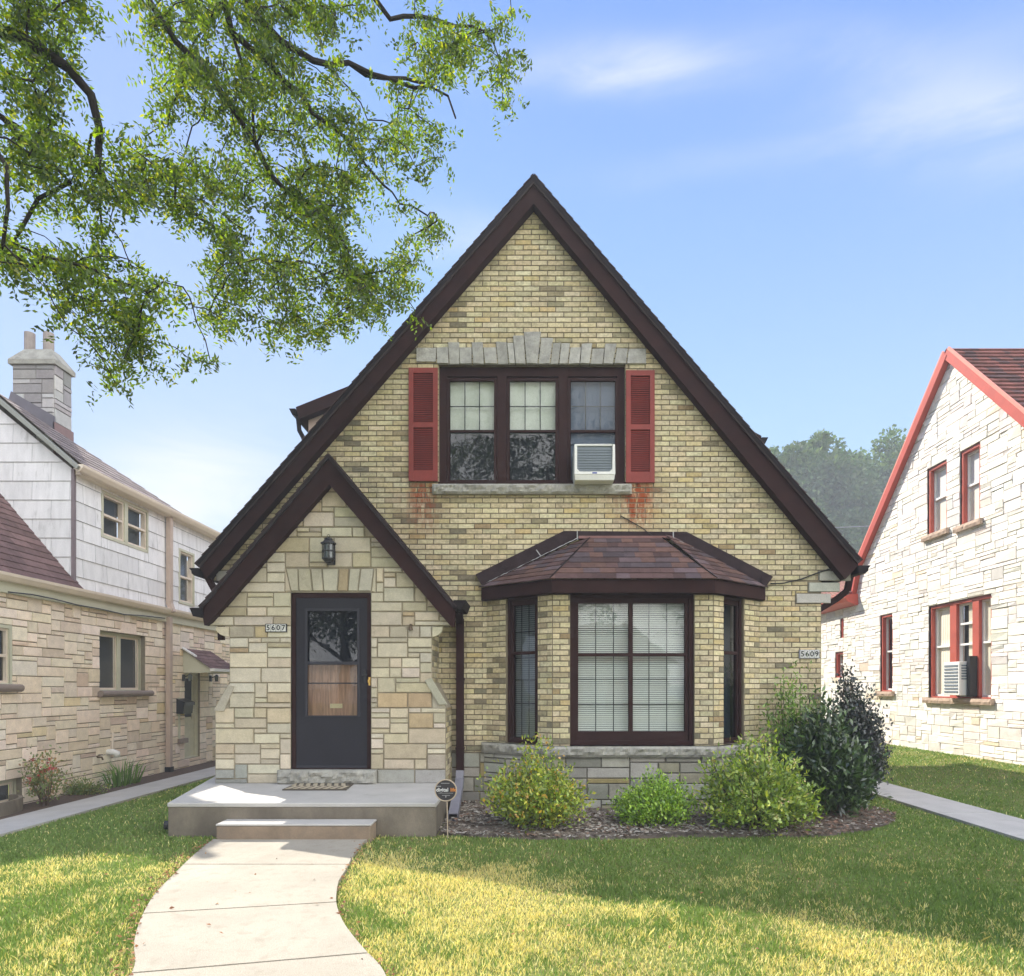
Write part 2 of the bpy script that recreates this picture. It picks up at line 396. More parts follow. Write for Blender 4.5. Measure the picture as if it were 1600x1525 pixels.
def make_mats():
    # brick: per brick colour, soot patches, rust under the shutters
    m, nt, b = newmat('cream_brick'); g = nt.nodes.new('ShaderNodeNewGeometry').outputs['Position']
    base = node(nt, 'ShaderNodeAttribute', attribute_name='col').outputs['Color']
    k = mr(nt, noi(nt, g, 28, 5, .65), .25, .75, .64, 1.2); kc = node(nt, 'ShaderNodeCombineColor', {0: k, 1: k, 2: k}).outputs[0]
    c = mixc(nt, 1.0, base, kc, 'MULTIPLY')
    soot = mr(nt, noi(nt, node(nt, 'ShaderNodeMapping', {0: g, 3: (1, 1, 1.6)}).outputs[0], 6, 8, .78), .53, .72, 0, .6)
    c = mixc(nt, soot, c, (.085, .08, .055))
    sp = node(nt, 'ShaderNodeSeparateXYZ', {0: g})
    nst = noi(nt, node(nt, 'ShaderNodeMapping', {0: g, 3: (26, 1, 6)}).outputs[0], 1.0, 9, .8)
    for (cx, hw, zt, zb, s) in ((-1.42, .17, 4.16, 3.45, .9), (-1.45, .35, 4.05, 3.0, .22), (1.40, .17, 4.14, 3.42, 1.35), (1.36, .38, 4.12, 3.5, .4)):
        e = mr(nt, mm(nt, 'ABSOLUTE', mm(nt, 'SUBTRACT', sp.outputs[0], cx), 0), hw*.45, hw*1.35, 1, 0)
        z = mm(nt, 'MULTIPLY', mr(nt, sp.outputs[2], zb, zt-.15, 0, 1), mr(nt, sp.outputs[2], zt, zt+.08, 1, 0))
        q = mm(nt, 'MULTIPLY', mm(nt, 'MULTIPLY', e, z), s)
        q = mm(nt, 'MULTIPLY', q, mr(nt, nst, .37, .56, .0, 1.2))
        c = mixc(nt, node(nt, 'ShaderNodeClamp', {0: q}).outputs[0], c, (.27, .062, .02))
    nt.links.new(c, b.inputs['Base Color']); b.inputs['Roughness'].default_value = .85; b.inputs['Specular IOR Level'].default_value = .25
    bp = node(nt, 'ShaderNodeBump', {'Strength': .45, 'Distance': .008, 'Height': noi(nt, g, 90, 5, .65)}); nt.links.new(bp.outputs[0], b.inputs['Normal'])
    MAT['brick'] = m
    MAT['mortar'] = pm('dark_mortar', (.185, .155, .105), .9, .35, 5, .4, 120)
    MAT['mortar_light'] = pm('buff_mortar', (.27, .235, .17), .9, .3, 5, .4, 120)
    MAT['stone'] = pm('split_limestone', None, .85, .16, 9, .45, 45, attr=True, dirt=((.13, .125, .1), .62, .8, 3.5), spec=.25)
    MAT['stone_clean'] = pm('pale_stone', None, .85, .14, 9, .4, 45, attr=True, spec=.25)
    MAT['rock'] = pm('grey_rock_face', (.33, .32, .28), .9, .3, 6, .7, 35, dirt=((.1, .1, .085), .55, .78, 5), spec=.25)
    MAT['brown'] = pm('brown_trim_paint', (.030, .0128, .0116), .8, .35, 4, .12, 40, spec=.12, stretch=(1, 1, 1.3))
    MAT['brown_window'] = pm('brown_window_paint', (.031, .0128, .0112), .7, .25, 4, .08, 40, spec=.15)  # window and sash paint, nearly the same brown as the trim
    MAT['darktrim'] = pm('dark_metal_edge', (.014, .0105, .0115), .7, .3, 6, .1, 40, spec=.12)
    MAT['red'] = pm('faded_red_paint', (.22, .034, .025), .65, .22, 5, .06, 60)
    MAT['shingle'] = pm('asphalt_shingle', None, .92, .25, 12, .5, 260, attr=True, spec=.2, fine=.25)
    MAT['siding'] = pm('white_siding', None, .7, .13, 3, .15, 60, attr=True, dirt=((.3, .3, .29), .58, .8, 2.2), stretch=(3, 3, .7))
    MAT['concrete_slab'] = pm('weathered_concrete', (.20, .17, .13), .85, .35, 3, .35, 90, dirt=((.10, .085, .065), .42, .66, 2.6), stretch=(1, 1, .6))
    MAT['concrete_top'] = pm('pale_concrete', (.43, .415, .39), .85, .14, 2.5, .25, 120, dirt=((.27, .25, .22), .58, .85, 4))
    MAT['step'] = pm('stained_step_concrete', (.24, .18, .125), .88, .3, 5, .4, 80, dirt=((.16, .13, .1), .52, .8, 7))
    MAT['walk'] = pm('walk_concrete', (.34, .31, .255), .85, .16, 1.6, .5, 130, dirt=((.24, .21, .165), .52, .8, 11), fine=.35)  # warm grey concrete with scattered stains
    MAT['joint'] = pm('walk_joint', (.1, .085, .06), .95, .3, 9, 0)
    MAT['white'] = pm('white_plastic', (.72, .72, .69), .45, .08, 5, 0)
    MAT['grey_plastic'] = pm('grey_grille', (.16, .19, .22), .5, .1, 5, 0)
    MAT['black'] = pm('black_metal', (.018, .018, .02), .4, .2, 8, .05)
    MAT['charcoal'] = pm('charcoal_door_paint', (.022, .021, .027), .55, .15, 3, .06, 60, spec=.15)
    MAT['charcoal2'] = pm('charcoal_door_moulding', (.035, .034, .042), .55, .1, 3, .04, 60, spec=.15)
    MAT['brass'] = pm('brass', (.55, .35, .1), .3, .1, 8, 0, metal=1)
    MAT['greige'] = pm('beige_green_trim_paint', (.55, .54, .41), .55, .1, 3, .05)
    MAT['cream'] = pm('cream_gutter_paint', (.74, .64, .53), .5, .12, 3, .05)
    MAT['sill_brown'] = pm('taupe_sill', (.24, .19, .16), .7, .15, 6, .2)
    MAT['tan_sill'] = pm('tan_stone_sill', (.42, .31, .23), .8, .25, 9, .4, 50)
    MAT['salmon'] = pm('salmon_red_paint', (.44, .062, .036), .5, .15, 4, .05)
    MAT['salmon_lt'] = pm('window_red_paint', (.42, .085, .055), .5, .15, 4, .05)
    MAT['blind'] = pm('pale_blind', (.58, .61, .56), .6, .05, 3, 0)
    MAT['curtain'] = pm('cream_curtain', (.82, .76, .62), .8, .1, 3, 0)
    MAT['shade'] = pm('white_roller_shade', (.48, .52, .46), .7, .05, 3, 0)
    MAT['dark_in'] = pm('dark_interior', (.018, .021, .03), .9, .2, 3, 0)
    MAT['screen'] = pm('insect_screen', (.045, .048, .055), .75, .1, 3, 0)
    MAT['bluepanel'] = pm('blue_grey_panel', (.07, .095, .14), .6, .1, 3, 0)
    MAT['galv'] = pm('grey_metal_pipe', (.23, .23, .28), .4, .15, 6, .05)
    MAT['lead'] = pm('lead_came', (.025, .03, .028), .5, .1, 5, 0)
    MAT['mulch'] = pm('mulch_soil', (.15, .12, .095), .95, .5, 14, .8, 60, dirt=((.25, .21, .17), .5, .75, 30))
    MAT['soil'] = pm('garden_soil', (.09, .06, .042), .95, .4, 14, .8, 60)
    MAT['chips'] = pm('wood_chips', None, .9, .2, 30, 0, attr=True)
    MAT['bark'] = pm('tree_bark', (.022, .017, .014), .95, .4, 14, .6, 60)
    MAT['stem'] = pm('shrub_stem', (.11, .07, .045), .85, .3, 30, .3)
    # wood door
    m, nt, b = pmat('worn_brown_door', (.30, .175, .11), .5, .5, 3, .1, 60, stretch=(14, 14, 1.2)); MAT['wooddoor'] = m
    # flue
    MAT['flue'] = pm('clay_flue', (.3, .26, .24), .85, .2, 6, .2)
    # lawn ground
    m, nt, b = newmat('lawn_ground'); g = nt.nodes.new('ShaderNodeNewGeometry').outputs['Position']
    c = mixc(nt, mr(nt, noi(nt, g, .8, 5), .35, .65), (.13, .19, .045), (.30, .26, .10)); c = mixc(nt, mr(nt, noi(nt, g, 22, 4), .35, .65, 0, .45), c, (.07, .075, .03))
    nt.links.new(c, b.inputs['Base Color']); b.inputs['Roughness'].default_value = 1; b.inputs['Specular IOR Level'].default_value = .1
    bp = node(nt, 'ShaderNodeBump', {'Strength': .8, 'Distance': .03, 'Height': noi(nt, g, 40, 4)}); nt.links.new(bp.outputs[0], b.inputs['Normal']); MAT['ground'] = m
    # leaves: diffuse + translucent by attribute colour
    def leafmat(name, tr, rough=.5, gl=.06, tint=(1.3, 1.45, .5)):
        m = bpy.data.materials.new(name); m.use_nodes = True; nt = m.node_tree; nt.nodes.clear()
        at_ = node(nt, 'ShaderNodeAttribute', attribute_name='col').outputs['Color']
        d = node(nt, 'ShaderNodeBsdfDiffuse', {0: at_}); tcol = mixc(nt, 1.0, at_, tint, 'MULTIPLY'); t = node(nt, 'ShaderNodeBsdfTranslucent', {0: tcol})
        s = node(nt, 'ShaderNodeMixShader', {0: tr, 1: d.outputs[0], 2: t.outputs[0]})
        gs = node(nt, 'ShaderNodeBsdfGlossy', {0: (1, 1, 1, 1), 'Roughness': rough}); s2 = node(nt, 'ShaderNodeMixShader', {0: gl, 1: s.outputs[0], 2: gs.outputs[0]})
        o = node(nt, 'ShaderNodeOutputMaterial', {0: s2.outputs[0]}); return m
    MAT['leaf'] = leafmat('backlit_leaf', .52, .5, .03, (3.4, 3.3, .33)); MAT['shrubleaf'] = leafmat('shrub_leaf', .3); MAT['gloss_leaf'] = leafmat('glossy_dark_leaf', .12, .35, .07); MAT['grass'] = leafmat('grass_blade', .3, .5, .03, (1.1, 1.15, .8))
    MAT['farleaf'] = leafmat('far_leaf', .3, .6, .02)
    # glass
    def glass(name, tint, ior=1.6, rough=0.0):
        m = bpy.data.materials.new(name); m.use_nodes = True; nt = m.node_tree; nt.nodes.clear()
        gn = nt.nodes.new('ShaderNodeNewGeometry'); geo = gn.outputs['Position']; fr = node(nt, 'ShaderNodeFresnel', {0: mr(nt, gn.outputs['Backfacing'], 0, 1, ior, 1/ior)})   # thin pane: the same reflectance from both sides
        bp = node(nt, 'ShaderNodeBump', {'Strength': .04, 'Distance': .02, 'Height': noi(nt, geo, 3, 2)}); nt.links.new(bp.outputs[0], fr.inputs['Normal'])
        t = node(nt, 'ShaderNodeBsdfTransparent', {0: (*tint, 1)}); gsh = node(nt, 'ShaderNodeBsdfGlossy', {0: (1, 1, 1, 1), 'Roughness': rough, 'Normal': bp.outputs[0]})
        s = node(nt, 'ShaderNodeMixShader', {0: fr.outputs[0], 1: t.outputs[0], 2: gsh.outputs[0]}); node(nt, 'ShaderNodeOutputMaterial', {0: s.outputs[0]}); return m
    MAT['glass'] = glass('window_glass', (.93, .95, .94), 1.5); MAT['glass_clear'] = glass('clear_glass', (.95, .96, .95), 1.33); MAT['glass_dark'] = glass('screened_glass', (.5, .53, .56), 1.55)
make_mats()
# ------------------------------------------------------------------ ground, walks, bed
def struct(o): o['kind'] = 'structure'; return o
def grid_mesh(name, xs, ys, zf, mat):
    X, Y = np.meshgrid(xs, ys); Z = zf(X, Y); V = np.stack([X.ravel(), Y.ravel(), Z.ravel()], 1); nx = len(xs)
    i, j = np.meshgrid(np.arange(nx-1), np.arange(len(ys)-1)); a = (j*nx+i).ravel(); f = np.stack([a, a+1, a+1+nx, a+nx], 1)
    return build_np(name, V, f, None, mat)
xs = np.concatenate([[-400, -120, -40, -20], np.arange(-12, 12.01, .2), [20, 40, 120, 400]]); ys = np.concatenate([[-60, -20, -8], np.arange(-2, 24.01, .4), [40, 80, 200, 600]])
struct(grid_mesh('lawn', xs, ys, lambda x, y: g_np(x, y)-.012, MAT['ground']))
def gp(px, py): Y = EYE*F/(py-CY); return ((px-CX)*Y/F, Y)
WL = [gp(*p) for p in ((337, 1312), (318, 1326), (291.5, 1350), (272, 1370), (243, 1400), (222, 1436), (210, 1475), (206, 1525))]
WR = [gp(*p) for p in ((579, 1311), (566, 1321), (552.5, 1338), (541, 1361), (529.5, 1380), (525.5, 1400), (526, 1418), (535, 1443), (549, 1464), (568, 1487), (599, 1522))]
WL += [(-2.0, 2.9), (-1.75, 2.4), (-1.7, 1.6), (-1.7, -4)]; WR += [(-.62, 3.0), (-.5, 2.4), (-.5, 1.6), (-.5, -4)]
def smooth_at(L, y):
    L = sorted(L, key=lambda p: p[1])
    if y <= L[0][1]: return L[0][0]
    for i in range(len(L)-1):
        if L[i][1] <= y <= L[i+1][1]:
            p0 = L[max(i-1, 0)]; p1, p2 = L[i], L[i+1]; p3 = L[min(i+2, len(L)-1)]; t = (y-p1[1])/(p2[1]-p1[1])
            m1 = (p2[0]-p0[0])/(p2[1]-p0[1])*(p2[1]-p1[1]); m2 = (p3[0]-p1[0])/(p3[1]-p1[1])*(p2[1]-p1[1])
            return (2*t**3-3*t*t+1)*p1[0]+(t**3-2*t*t+t)*m1+(-2*t**3+3*t*t)*p2[0]+(t**3-t*t)*m2
    return L[-1][0]
def jy(k, t):   # joint lines, slightly slanted
    return k[0]+(k[1]-k[0])*t
JN = [(5.50, 5.50), (4.30, 4.53), (3.40, 3.66), (2.3, 2.5), (.9, 1.1), (-.5, -.4), (-2, -1.9)]
def walk():
    m = Mb(); z = .022; N = 6
    edges_ = [(6.43, 6.43)]+JN+[(-4, -4)]
    for a, b in zip(edges_, edges_[1:]):
        rows = 14; G = []
        for i in range(rows+1):
            s = i/rows; row = []
            for k in range(N+1):
                t = k/N; y = jy(a, t)*(1-s)+jy(b, t)*s + (-.008 if i == 0 else .008 if i == rows else 0)
                xl, xr = smooth_at(WL, y), smooth_at(WR, y); row.append((xl+(xr-xl)*t, y))
            G.append(row)
        for i in range(rows):
            for k in range(N):
                m.face([(*G[i+1][k], z), (*G[i+1][k+1], z), (*G[i][k+1], z), (*G[i][k], z)])
        for i in range(rows):
            for k, sgn in ((0, 1), (N, -1)):
                p, q = G[i][k], G[i+1][k]; m.face([(*p, z), (*q, z), (*q, -.05), (*p, -.05)])
        for row in (G[0], G[-1]):
            for k in range(N): m.face([(*row[k], z), (*row[k+1], z), (*row[k+1], -.05), (*row[k], -.05)])
    struct(m.build('front_walk', MAT['walk'], merge=True))
    m = Mb()
    for i in range(60):
        y0, y1 = 6.42-i*.17, 6.42-(i+1)*.17
        m.face([(smooth_at(WL, y1)+.01, y1, .008), (smooth_at(WR, y1)-.01, y1, .008), (smooth_at(WR, y0)-.01, y0, .008), (smooth_at(WL, y0)+.01, y0, .008)])
    struct(m.build('walk_bedding', MAT['joint']))
walk()
def side_path(name, x0, x1, y0, y1, mat, dz):
    m = Mb(); y = y0
    while y < y1:
        ye = min(y+1.2, y1)-.012; 
        def zz(x): return gz(x, 8)+dz
        m.hexa([(x0, y, zz(x0)-.1), (x1, y, zz(x1)-.1), (x1, ye, zz(x1)-.1), (x0, ye, zz(x0)-.1)], [(x0, y, zz(x0)), (x1, y, zz(x1)), (x1, ye, zz(x1)), (x0, ye, zz(x0))]); y += 1.2
    struct(m.build(name, mat))
side_path('side_path', 4.82, 5.55, -3, 26, MAT['concrete_top'], .02)
side_path('side_path', -6.85, -6.05, -3, 26, MAT['concrete_top'], .02)
BED = [(-1.0, 8.7), (-1.0, 6.72), (-.55, 6.62), (.1, 6.5), (.8, 6.52), (1.5, 6.62), (2.2, 6.58), (2.9, 6.62), (3.5, 6.85), (4.05, 7.3), (4.32, 7.75), (4.3, 8.2), (3.95, 8.6), (3.8, 9.2), (3.0, 9.2)]
def inpoly(x, y, poly):
    r = np.zeros(np.shape(x), bool); n = len(poly)
    for i in range(n):
        (x1, y1), (x2, y2) = poly[i], poly[(i+1) % n]
        if y1 == y2: continue
        c = ((y1 > y) != (y2 > y)) & (x < (x2-x1)*(y-y1)/(y2-y1)+x1); r ^= c
    return r
def bed():
    m = Mb(); c = (1.5, 7.8, .05)
    for i in range(len(BED)):
        a, b = BED[i], BED[(i+1) % len(BED)]; m.face([(a[0], a[1], -.02), (b[0], b[1], -.02), (b[0]*.9+c[0]*.1, b[1]*.9+c[1]*.1, .028), (a[0]*.9+c[0]*.1, a[1]*.9+c[1]*.1, .028)])
        m.face([(a[0]*.9+c[0]*.1, a[1]*.9+c[1]*.1, .028), (b[0]*.9+c[0]*.1, b[1]*.9+c[1]*.1, .028), c])
    struct(m.build('mulch_bed', MAT['mulch'], smooth=True))
    m = Mb(); z = gz(-7, 9)+.012
    m.box(-7.52, -6.87, 3, 22, z-.2, z); struct(m.build('garden_bed', MAT['soil']))
    n = 22000; x = rng.uniform(-1, 4.35, n); y = rng.uniform(6.45, 8.7, n); k = inpoly(x, y, BED); x, y = x[k], y[k]; n = len(x)
    th = rng.uniform(0, 6.283, n); l = rng.uniform(.008, .026, n); w = l*rng.uniform(.25, .6, n); tl = rng.normal(0, .35, n)
    z = .036+rng.uniform(0, .02, n); z = np.where(np.hypot((x-1.5)/2.7, (y-7.6)/1.1) > .93, z-.02, z)
    d = np.stack([np.cos(th), np.sin(th), tl*.5], 1)*l[:, None]; e = np.stack([-np.sin(th), np.cos(th), rng.normal(0, .3, n)], 1)*w[:, None]; c = np.stack([x, y, z], 1)
    V = np.stack([c-d-e, c+d-e*.8, c+d*.9+e, c-d+e], 1).reshape(-1, 3); f = np.arange(4*n).reshape(-1, 4)
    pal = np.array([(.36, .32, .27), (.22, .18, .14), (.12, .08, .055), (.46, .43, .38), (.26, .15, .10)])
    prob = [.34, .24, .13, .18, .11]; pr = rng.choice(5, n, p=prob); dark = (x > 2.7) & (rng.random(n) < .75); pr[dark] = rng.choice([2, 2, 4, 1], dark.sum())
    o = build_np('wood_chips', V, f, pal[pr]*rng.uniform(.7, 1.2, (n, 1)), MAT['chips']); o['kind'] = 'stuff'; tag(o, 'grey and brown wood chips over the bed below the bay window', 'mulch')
bed()
# ------------------------------------------------------------------ colours of units
def pick(pal, k=1): 
    c, w = zip(*pal); a = random.choices(c, w)[0]; v = random.uniform(.86, 1.12)*k; return tuple(x*v*random.uniform(.97, 1.03) for x in a)
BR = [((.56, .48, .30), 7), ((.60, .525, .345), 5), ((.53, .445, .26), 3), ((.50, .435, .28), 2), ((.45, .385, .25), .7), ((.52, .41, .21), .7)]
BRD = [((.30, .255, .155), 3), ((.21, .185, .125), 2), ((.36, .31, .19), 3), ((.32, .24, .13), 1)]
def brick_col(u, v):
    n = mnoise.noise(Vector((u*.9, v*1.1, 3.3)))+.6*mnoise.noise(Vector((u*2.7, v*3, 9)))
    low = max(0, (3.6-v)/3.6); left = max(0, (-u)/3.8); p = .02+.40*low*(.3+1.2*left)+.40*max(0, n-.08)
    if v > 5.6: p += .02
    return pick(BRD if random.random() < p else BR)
ST = [((.49, .43, .315), 6), ((.54, .48, .365), 5), ((.45, .385, .265), 3), ((.42, .375, .29), 1.2), ((.43, .33, .20), .8), ((.52, .465, .37), 2.5)]
def stone_col(u, v): return pick([((.3, .3, .27), 4), ((.36, .35, .31), 2)]) if v < .5 and random.random() < .7 else pick(ST)
GR = [((.30, .29, .245), 5), ((.36, .35, .305), 3), ((.24, .235, .2), 3), ((.33, .30, .22), 2)]
def grey_col(u, v): return pick(GR) if random.random() > .03 else (.33, .27, .13)
# ------------------------------------------------------------------ main house
Y0 = 8.6
H = thing('brick_house', 'cream brick house with steep front gable, stone entry and hipped bay window', 'house', (0, Y0, 0))
def fx(px, py, Y=Y0): return xz(px, py, Y)
APX = fx(834, 300)
LB, RB = fx(330, 905), fx(1330, 903)
zK = fx(0, 908)[1]
UW = (*fx(686, 757), *fx(976.5, 570.5))             # upper window opening
BAYH = (-.56, 0, 2.97, 3.0)                          # opening behind the bay
def house_walls():
    pl = front(Y0); m = Mb(); mo = Mb()
    gable = [(LB[0], zK), (RB[0], zK), APX]; low = rect(-3.8, -.1, 3.805, zK)
    hol = (UW,); hol2 = (BAYH,)
    KN = [(*fx(1278, 908.5), *fx(1329, 891.5)), (*fx(1262, 925.8), *fx(1312, 909.6)), (*fx(1242.5, 943.5), *fx(1298, 927))]
    KL = [(-k[2]+.06, k[1], -k[0]+.06, k[3]) for k in KN]
    base = [(-1.06, -.1, -.56, .66)]
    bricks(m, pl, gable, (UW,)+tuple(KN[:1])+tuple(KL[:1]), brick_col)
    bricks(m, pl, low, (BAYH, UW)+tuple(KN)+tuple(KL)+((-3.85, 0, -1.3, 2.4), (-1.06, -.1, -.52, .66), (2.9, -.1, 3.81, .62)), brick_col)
    w = m.build('front_wall', MAT['brick'], H)
    backing(mo, pl, gable, (UW,), .14, -.001); backing(mo, pl, low, (BAYH, (-3.6, .0, -1.3, 2.3)), .02, -.001)
    mo.build('mortar', MAT['mortar'], w)
    for k in KN+KL: m = Mb(); unit(m, pl, rect(*k), .012, .028, .006, pick([((.40, .395, .35), 1)]), .003); m.build('kneeler_stone', MAT['stone'], H)
    m = Mb(); stones(m, pl, rect(-1.06, -.05, -.52, .65), (), grey_col, seed=5, hp=((2, .5), (3, .5))); m.build('stone_base', MAT['stone'], H); m = Mb(); stones(m, pl, rect(2.9, -.05, 3.8, .61), (), grey_col, seed=6, hp=((2, .5), (3, .5))); m.build('stone_base', MAT['stone'], H)
    # side walls (brick texture laid as real rows near the front, plain behind)
    m = Mb()
    for X, s in ((-3.8, -1), (3.805, 1)):
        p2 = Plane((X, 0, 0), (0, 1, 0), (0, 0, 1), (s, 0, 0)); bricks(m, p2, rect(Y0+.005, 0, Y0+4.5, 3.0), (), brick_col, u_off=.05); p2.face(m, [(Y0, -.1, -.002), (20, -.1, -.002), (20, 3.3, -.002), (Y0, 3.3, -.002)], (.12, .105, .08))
    m.face([(-3.8, 20, -.1), (-3.8, 20, 3.3), (0, 20, 8), (3.8, 20, 3.3), (3.8, 20, -.1)], (.4, .33, .2)); m.build('side_wall', MAT['brick'], H)
house_walls()
MAT['rough_lintel'] = pm('rough_grey_limestone', None, .9, .3, 12, .9, 28, attr=True, spec=.2)
def main_roof():
    Yr = 8.44; A = fx(834, 278, Yr); AI = fx(834, 318, Yr)
    L = fx(311, 878, Yr); Rr = fx(1341, 872, Yr); LI = fx(323, 903, Yr); RI = fx(1321, 905, Yr)
    Lk = fx(311, 886, Yr); Rk = fx(1341, 884, Yr)
    def y(p, Y): return (p[0], Y, p[1])
    m = Mb()
    m.hexa([y(AI, Yr), y(LI, Yr), y(Lk, Yr), y(L, Yr), y((A[0], A[1]-.02), Yr)][::-1], [y(AI, Y0-.008), y(LI, Y0-.008), y(Lk, Y0-.008), y(L, Y0-.008), y((A[0], A[1]-.02), Y0-.008)][::-1])
    m.build('rake_board', MAT['brown'], H)
    m = Mb(); m.hexa([y(AI, Yr), y(RI, Yr), y(Rk, Yr), y(Rr, Yr), y((A[0], A[1]-.02), Yr)], [y(AI, Y0-.008), y(RI, Y0-.008), y(Rk, Y0-.008), y(Rr, Y0-.008), y((A[0], A[1]-.02), Y0-.008)])
    m.build('rake_board', MAT['brown'], H)
    # drip edge moulding (upper dark step)
    m = Mb()
    for S, s in ((L, -1), (Rr, 1)):
        d = Vector((S[0]-A[0], S[1]-A[1])).normalized(); n = Vector((d.y, -d.x))*(1 if s > 0 else -1)
        if n.y < 0: n = -n
        w = .042
        a0 = (A[0], A[1]+.012); a1 = (A[0], A[1]-w/abs(d.x)); b0 = (S[0]+d.x*.02, S[1]+d.y*.02); b1 = (b0[0]-n.x*w, b0[1]-n.y*w)
        q = [y(a0, Yr-.035), y(b0, Yr-.035), y(b1, Yr-.035), y(a1, Yr-.035)]; q2 = [y(a0, Yr+.03), y(b0, Yr+.03), y(b1, Yr+.03), y(a1, Yr+.03)]
        m.hexa(q, q2)
    m.build('drip_edge', MAT['darktrim'], H)
    # roof slabs with shingles
    m = Mb()
    def pal(r, u, v): k = r.uniform(.7, 1.15); return (.075*k, .052*k, .052*k)
    for S in (L, Rr):
        d = Vector((S[0]-A[0], S[1]-A[1])).normalized(); n = Vector((d.y, -d.x)); n = n if n.y > 0 else -n
        a = (A[0], A[1]+.02); b = (S[0]+d.x*.05, S[1]+d.y*.05+.0); c = (b[0]-n.x*.06, b[1]-n.y*.06); e = (A[0], A[1]-.09)
        m.hexa([y(a, Yr-.03), y(b, Yr-.03), y(c, Yr-.03), y(e, Yr-.03)], [y(a, 20.3), y(b, 20.3), y(c, 20.3), y(e, 20.3)], (.05, .036, .036))
        up = (n.x, 0, n.y); sh = lambda p, Y: (p[0]+n.x*.004, Y, p[1]+n.y*.004)
        shingles(m, [sh(a, Yr-.04), sh(b, Yr-.04), sh(b, 20.3), sh(a, 20.3)], .14, .32, pal, .014, up=up)
    m.build('roof', MAT['shingle'], H)
    # gutters
    for S, s, tip in ((L, -1, fx(297, 888, Yr)), (Rr, 1, fx(1359, 884, Yr))):
        m = Mb(); x0 = S[0]-s*.01; x1 = tip[0]; zt = tip[1]
        prof = [(x0, zt), (x1, zt), (x1-s*.03, zt-.035), (x1-s*.035, zt-.07), (x1-s*.07, zt-.1), (x0, zt-.1)]
        q = [(a, Yr-.03, b) for a, b in prof]; m.prism(q if s < 0 else q[::-1], (0, 11.8, 0)); m.build('gutter', MAT['darktrim'], H)
    # soffit return boxes at both eaves
    # downspouts
    m = Mb(); g = lambda px, py, Y=8.55: Vector(at(px, py, Y))
    for a, b in zip([g(1345, 893), g(1340, 918), g(1322, 932), g(1292, 950), g(1290, 968), g(1288.5, 1255)], [g(1340, 918), g(1322, 932), g(1292, 950), g(1290, 968), g(1288.5, 1255)]):
        o = Vector((.0, .28, 0)); m.bar(a+o*(1 if a.x > 4 else 1), b+o, .075, .06, up=(0, 1, 0))
    m.build('downspout', MAT['brown'], H)
    m = Mb(); m.bar(at(320, 893, 8.55), at(345, 940, 8.55), .07, .06, up=(0, 1, 0)); m.bar(at(345, 936, 8.55), at(346, 1000, 8.55), .07, .06, up=(0, 1, 0)); m.build('downspout', MAT['brown'], H)
    # downspout beside the entry, with long grey outlet
    m = Mb(); x = fx(718.5, 0, 8.5)[0]
    m.box(x-.048, x+.048, 8.49, 8.57, .28, 2.4); m.bar((x, 8.53, 2.36), (x+.02, 8.2, 2.47), .09, .07); 
    for z in (.7, 1.6): m.box(x-.056, x+.056, 8.48, 8.58, z, z+.03)
    ds = m.build('downspout', MAT['brown'], H)
    m = Mb(); p0 = Vector((x, 8.5, .3)); p1 = Vector(at(708, 1277, 7.35)); m.bar((x, 8.53, .42), p0+Vector((0, -.03, -.05)), .1, .085, up=(0, 1, 0))
    # open-ended pipe: four sides
    d = (p1-p0).normalized(); a = d.cross(Vector((0, 0, 1))).normalized(); b = a.cross(d)
    for sx, sy, w, h in ((0, 1, .1, .008), (0, -1, .1, .008), (1, 0, .008, .085), (-1, 0, .008, .085)):
        o = a*sx*.05+b*sy*.042; m.bar(p0+o, p1+o, w, h)
    m.build('outlet_pipe', MAT['galv'], ds)
    # shed dormers
    for s in (-1, 1):
        Yd = 10.4
        if s < 0: e, t, bot = xz(462, 636, Yd), xz(575, 582, Yd), xz(480, 700, Yd); e2 = xz(478, 652, Yd); fl = xz(467, 650, Yd)
        else: e, t, bot = xz(1190, 681, Yd), xz(1100, 622, Yd), xz(1180, 700, Yd); e2 = xz(1176, 690, Yd); fl = xz(1187, 692, Yd)
        D = Vector((t[0]-e[0], t[1]-e[1])); t = (e[0]+D.x*2.4, e[1]+D.y*2.0)
        m = Mb(); th = .19
        q = [(e[0], Yd, e[1]), (fl[0], Yd, e[1]-th), (t[0], Yd, t[1]-th), (t[0], Yd, t[1])]
        if s > 0: q = q[::-1]
        m.prism(q, (0, 5.2, 0)); d = m.build('dormer', MAT['brown'], H)
        m = Mb(); wx = e2[0]; q = [(wx, Yd+.12, bot[1]-3), (t[0], Yd+.12, bot[1]-3), (t[0], Yd+.12, t[1]-th-.01), (wx, Yd+.12, e[1]-th+.03)]
        if s > 0: q = q[::-1]
        m.prism(q, (0, 4.9, 0), (.40, .30, .25))
        for k in range(9):
            z = e[1]-.35-k*.2; m.box(min(wx, wx-s*1.2)-.002, max(wx, wx-s*1.2), Yd+.1, Yd+.12, z, z+.012, (.30, .22, .19))
        m.build('dormer_wall', MAT['siding'], d)
        m = Mb(); x1 = e[0]+s*.1; prof = [(e[0]-s*.0, e[1]-.03), (x1, e[1]-.03), (x1-s*.05, e[1]-.13), (e[0], e[1]-.14)]; q = [(a, Yd-.02, b) for a, b in prof]; m.prism(q, (0, 5.2, 0)); m.build('dormer_gutter', MAT['darktrim'], d)
        if s < 0:
            m = Mb(); m.tube([(e[0]+.02, Yd+.05, e[1]-.14), (e[0]+.04, Yd+.05, e[1]-.35), (e2[0]-.02, Yd+.08, e[1]-.55)], .035, 6); m.build('dormer_downspout', MAT['darktrim'], d)
main_roof()
